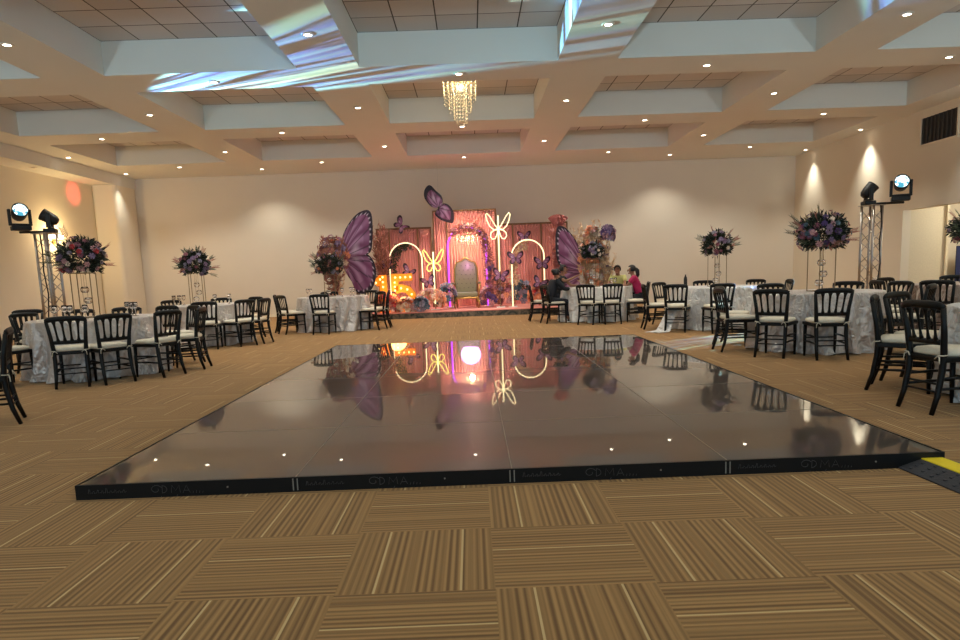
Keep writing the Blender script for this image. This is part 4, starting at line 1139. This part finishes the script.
plume(-3.70, 17.7, 0, 1.7, .35, 18, 'leafpale', 'pale dried grasses left of the giant left butterfly', 42)
plume(-2.78, 19.5, DK, 2.45, .32, 18, 'leafred', 'dark rust fronds between the left butterfly and left backdrop', 43, name='dried_fronds', lsize=.2, narrow=.16)
clump(3.03, 17.95, 1.25, .30, .2, .95, ('f_peach', 'f_cream', 'f_pink', 'f_white', 'f_peach'), 'leafpale', 'dense peach and cream flower column right of the giant right butterfly', 51, 60, 2400, lsize=.13, up=1.0, narrow=.45)
plume(3.02, 18.2, 0, 2.45, .36, 30, 'leafpale', 'pale pampas rising behind the peach flower column', 44, ('f_cream', 'f_white'), 16)
plume(3.36, 17.7, 0, 2.15, .26, 16, 'leafpale', 'cream dried grasses at the right edge of the pampas column', 45, ('f_cream', 'f_white', 'f_mauve'), 20)
plume(2.66, 19.1, 0, 2.45, .30, 30, 'leafpale', 'yellowish pampas above the giant right butterfly', 46)
clump(3.34, 17.45, 2.05, .12, .1, .18, ('f_violet', 'f_mauve', 'f_pink'), 'leafdark', 'violet flower cluster high on the pampas column', 47, 14, 60)
clump(3.00, 17.4, 1.62, .10, .1, .22, ('f_blue', 'f_grey'), 'leafdark', 'blue-grey flower cluster in the middle of the pampas column', 48, 10, 60)
plume(2.22, 19.0, DK, 2.15, .22, 14, 'leafpink', 'rosy dried grass strip right of the right arch', 49, ('f_pink', 'f_peach'), 12)
# pink pleated fan
fn = empty('pleated_fan', (2.27, 19.0, 2.28), 0, 'pink pleated fan plume above the giant right butterfly', 'fan')
bm = B(); prev = None
for k in range(31):
    a = math.radians(48 + 84 * k / 30); y = .03 * (1 if k % 2 else -1); r = .42 + .02 * (k % 2)
    c = (bm.verts.new((.05 * math.cos(a), y * .2, .05 * math.sin(a))), bm.verts.new((r * math.cos(a), y, r * math.sin(a))))
    if prev: bm.faces.new((prev[0], prev[1], c[1], c[0]))
    prev = c
o = obj('fan_leaf', bm, 'leafpink', fn); sd = o.modifiers.new('solid', 'SOLIDIFY'); sd.thickness = .006
tb('handle', 'wood', fn, [(0, 0, .05), (0, 0, -2.1)], .012, 6)
for (px, pw, pc, lb) in ((-.3, 260, (1, .42, .36), 0), (-2.2, 60, (1, .55, .4), 0), (1.6, 60, (1, .55, .45), 0)):
    pass
spot('stage_fill', (-.3, 14.2, 4.4), 360, 42, 1, (1, .78, .7), target=(-.2, 19.6, .9), radius=.1)  # unseen warm fill spot added to brighten the stage front
spot('stage_fill', (-.35, 19.2, 3.4), 60, 80, 1, (1, .5, .42), target=(-.35, 21.1, 1.6), radius=.1)  # pinkish fill on the middle drape, without a fixture
point('marquee_glow', (-2.3, 18.6, .8), 8, (1, .5, .12), .25)

# ------------------------------------------------------------------ people
def skin(name, verts, edges, rad, m, parent, root=0, sub=2):
    me = bpy.data.meshes.new(name); me.from_pydata([tuple(v) for v in verts], edges, []); me.materials.append(M[m])
    o = bpy.data.objects.new(name, me); COL.objects.link(o); o.parent = parent
    md = o.modifiers.new('skin', 'SKIN'); md.use_smooth_shade = True
    for i, r in enumerate(rad):
        sv = me.skin_vertices[0].data[i]; sv.radius = r if isinstance(r, tuple) else (r, r); sv.use_root = (i == root)
    sm = o.modifiers.new('sub', 'SUBSURF'); sm.levels = sub; sm.render_levels = sub
    return o
def person(x, y, face, label, shirt, trousers, lean=.15, headturn=0.0, hair='short', handL=None, handR=None, glasses_=False, s=1.0, clip=False, sleeve=.6):
    """seated figure, sitter looks to +y locally, seat height .49"""
    t = empty('person', (x, y, 0), math.radians(face - 90), label, 'person', kind='thing'); t.scale = (s, s, s)
    hipz = .57; L = lean
    V = lambda *a: Vector(a)
    pel = V(0, -.10, hipz); sp_ = V(0, -.10 + L * .35, hipz + .20); ch = V(0, -.10 + L * .9, hipz + .40); nk = V(0, -.10 + L * 1.15, hipz + .52)
    hd0 = nk + V(0, .02, .045); hc = nk + V(0, .03, .125); htop = nk + V(0, .025, .20)
    shL, shR = ch + V(-.165, 0, .06), ch + V(.165, 0, .06)
    hL = handL or (-.12, .36, .80); hR = handR or (.12, .36, .80); hL, hR = V(*hL), V(*hR)
    def elbow(a, b, sgn):
        m_ = (a + b) / 2; return m_ + V(sgn * .08, -.04, -.10)
    eL, eR = elbow(shL, hL, -1), elbow(shR, hR, 1)
    verts = [pel, sp_, ch, nk, hd0, hc, htop, shL, eL, hL, shR, eR, hR]
    edges = [(0, 1), (1, 2), (2, 3), (3, 4), (4, 5), (5, 6), (2, 7), (7, 8), (8, 9), (2, 10), (10, 11), (11, 12)]
    rad = [(.11, .085), (.10, .075), (.11, .075), .048, .055, (.078, .092), (.055, .06), .044, .036, .026, .044, .036, .026]
    def add(p, r, par): verts.append(p); rad.append(r); edges.append((par, len(verts) - 1)); return len(verts) - 1
    for sg in (-1, 1):
        hp = add(V(sg * .09, -.06, hipz - .02), .068, 0); kn = add(V(sg * .11, .36, .52), .052, hp); an = add(V(sg * .11, .34, .10), .04, kn); to = add(V(sg * .12, .50, .035), .032, an)
    for wi, w, e in ((9, hL, eL), (12, hR, eR)):
        d = (w - e).normalized(); side = d.cross(V(0, 0, 1)).normalized(); pm = add(w + d * .055, (.03, .018), wi)
        for k, (off, ln) in enumerate(((-.027, .055), (-.009, .066), (.009, .062), (.027, .048))):
            a = add(w + d * .08 + side * off, .0085, pm); b_ = add(w + d * (.08 + ln * .6) + side * off * 1.1 + V(0, 0, -.012), .008, a); add(w + d * (.08 + ln) + side * off * 1.1 + V(0, 0, -.035), .007, b_)
        sg = -1 if wi == 12 else 1
        a = add(w + d * .035 + side * sg * .035, .010, wi); add(w + d * .06 + side * sg * .055 + V(0, 0, -.01), .008, a)
    skin('body', verts, edges, rad, 'skin', t)
    # shirt
    def mid(a, b, f): return a.lerp(b, f)
    eLs, eRs = mid(shL, eL, sleeve) if sleeve < 1 else mid(eL, hL, sleeve - 1), mid(shR, eR, sleeve) if sleeve < 1 else mid(eR, hR, sleeve - 1)
    vs = [pel + V(0, 0, -.02), sp_, ch, nk + V(0, -.005, -.045), shL]; es = [(0, 1), (1, 2), (2, 3), (2, 4)]; rs = [(.165, .135), (.15, .118), (.165, .12), .066, .072]
    if sleeve >= 1: vs += [eL, eLs]; es += [(4, 5), (5, 6)]; rs += [.058, .046]
    else: vs += [eLs]; es += [(4, 5)]; rs += [.06]
    k = len(vs); vs += [shR]; es += [(2, k)]; rs += [.072]
    if sleeve >= 1: vs += [eR, eRs]; es += [(k, k + 1), (k + 1, k + 2)]; rs += [.058, .046]
    else: vs += [eRs]; es += [(k, k + 1)]; rs += [.06]
    skin('shirt', vs, es, rs, shirt, t, 0, 2)
    vs = [pel + V(0, .0, -.03)]; es = []; rs = [(.17, .115)]
    for sg in (-1, 1):
        a = len(vs); vs += [V(sg * .09, -.05, hipz - .02), V(sg * .11, .36, .525), V(sg * .11, .345, .14)]; es += [(0, a), (a, a + 1), (a + 1, a + 2)]; rs += [.098, .076, .058]
    skin('trousers', vs, es, rs, trousers, t, 0, 2)
    for sg in (-1, 1):
        bm = B(); bmesh.ops.create_uvsphere(bm, u_segments=12, v_segments=8, radius=1); bm.transform(Matrix.Translation((sg * .118, .45, .045)) @ Matrix.Diagonal((.05, .13, .045, 1)))
        obj('shoe', bm, 'blackmat', t, True)
    # head details
    HM = Matrix.Translation(hc) @ Matrix.Rotation(headturn, 4, 'Z')
    def sph(name, m, c, r, sub=10):
        bm = B(); bmesh.ops.create_uvsphere(bm, u_segments=14, v_segments=sub, radius=1); bm.transform(HM @ Matrix.Translation(c) @ Matrix.Diagonal((*r, 1))); return obj(name, bm, m, t, True)
    bm = B()
    for c, r in (((0, .09, -.012), (.014, .02, .024)), ((-.078, .0, -.005), (.01, .02, .028)), ((.078, .0, -.005), (.01, .02, .028)), ((0, .06, -.075), (.035, .03, .022))):
        b2 = B(); bmesh.ops.create_uvsphere(b2, u_segments=10, v_segments=8, radius=1); b2.transform(HM @ Matrix.Translation(c) @ Matrix.Diagonal((*r, 1)))
        me_ = bpy.data.meshes.new('tmp'); b2.to_mesh(me_); b2.free(); bm.from_mesh(me_); bpy.data.meshes.remove(me_)
    obj('face_features', bm, 'skin', t, True)
    for sg in (-1, 1): sph('eye', 'eye', (sg * .03, .083, .018), (.011, .008, .007))
    sph('mouth', 'lip', (0, .086, -.048), (.024, .008, .007))
    # hair shell
    bm = B(); bmesh.ops.create_uvsphere(bm, u_segments=24, v_segments=16, radius=1)
    bmesh.ops.delete(bm, geom=[v for v in bm.verts if v.co.y > .35 and v.co.z < .42 or (v.co.z < -.45)], context='VERTS')
    bm.transform(HM @ Matrix.Translation((0, -.008, .018)) @ Matrix.Diagonal((.094, .108, .115, 1)))
    o = obj('hair', bm, 'hair', t, True); sd = o.modifiers.new('solid', 'SOLIDIFY'); sd.thickness = .012
    if hair == 'long':
        bm = B(); tube(bm, [HM @ Vector((0, -.09, .03)), HM @ Vector((0, -.14, -.02)), HM @ Vector((0, -.15, -.12)), HM @ Vector((0, -.13, -.22))], [.05, .055, .045, .015], 10); obj('ponytail', bm, 'hair', t, True)
    if hair == 'bun':
        sph('hair_bun', 'hair', (0, -.10, .07), (.05, .05, .05))
    if clip: sph('hair_clip', 'f_white', (.045, -.11, .03), (.03, .02, .03))
    if glasses_:
        bm = B()
        for sg in (-1, 1): tube(bm, [HM @ Vector((sg * .03 + .022 * math.cos(a * PI / 6), .098, .018 + .016 * math.sin(a * PI / 6))) for a in range(12)], .0025, 5, closed=True)
        tube(bm, [HM @ Vector((-.008, .1, .02)), HM @ Vector((.008, .1, .02))], .0025, 5)
        for sg in (-1, 1): tube(bm, [HM @ Vector((sg * .052, .096, .022)), HM @ Vector((sg * .085, .0, .02))], .0025, 5)
        obj('eyeglasses', bm, 'blackmat', t)
    return t
person(1.63, 15.15, 18, 'person in navy seated with back to camera, leaning on the table', 'navy', 'navy', lean=.16, hair='bun', sleeve=1.7, handL=(-.12, .46, .84), handR=(.12, .46, .84), s=.9)
person(1.92, 15.95, -20, 'dark-haired person seated behind the navy one, hand raised', 'dkshirt', 'navy', lean=.12, sleeve=.6, handL=(-.1, .48, .82), handR=(.10, .40, 1.05), s=.97)
a_ = math.radians(62); person(2.88 + 1.10 * math.cos(a_), 15.5 + 1.10 * math.sin(a_), 242, 'man in yellow shirt and glasses seated facing the camera', 'yshirt', 'navy', lean=.16, glasses_=True, sleeve=.6, headturn=.1, s=.93, handL=(-.12, .46, .82), handR=(.12, .46, .82))
a_ = math.radians(-12); person(2.46 + 1.10 * math.cos(a_), 15.5 + 1.10 * math.sin(a_), 160, 'woman in magenta shirt with white hair clip seated facing left', 'mshirt', 'navy', lean=.16, hair='long', clip=True, sleeve=.6, s=.92, handL=(-.12, .46, .82), handR=(.12, .46, .82))

# corridor lamp
point('corridor_lamp', (12.6, 15.5, 2.4), 36, (1, .93, .76), .15)
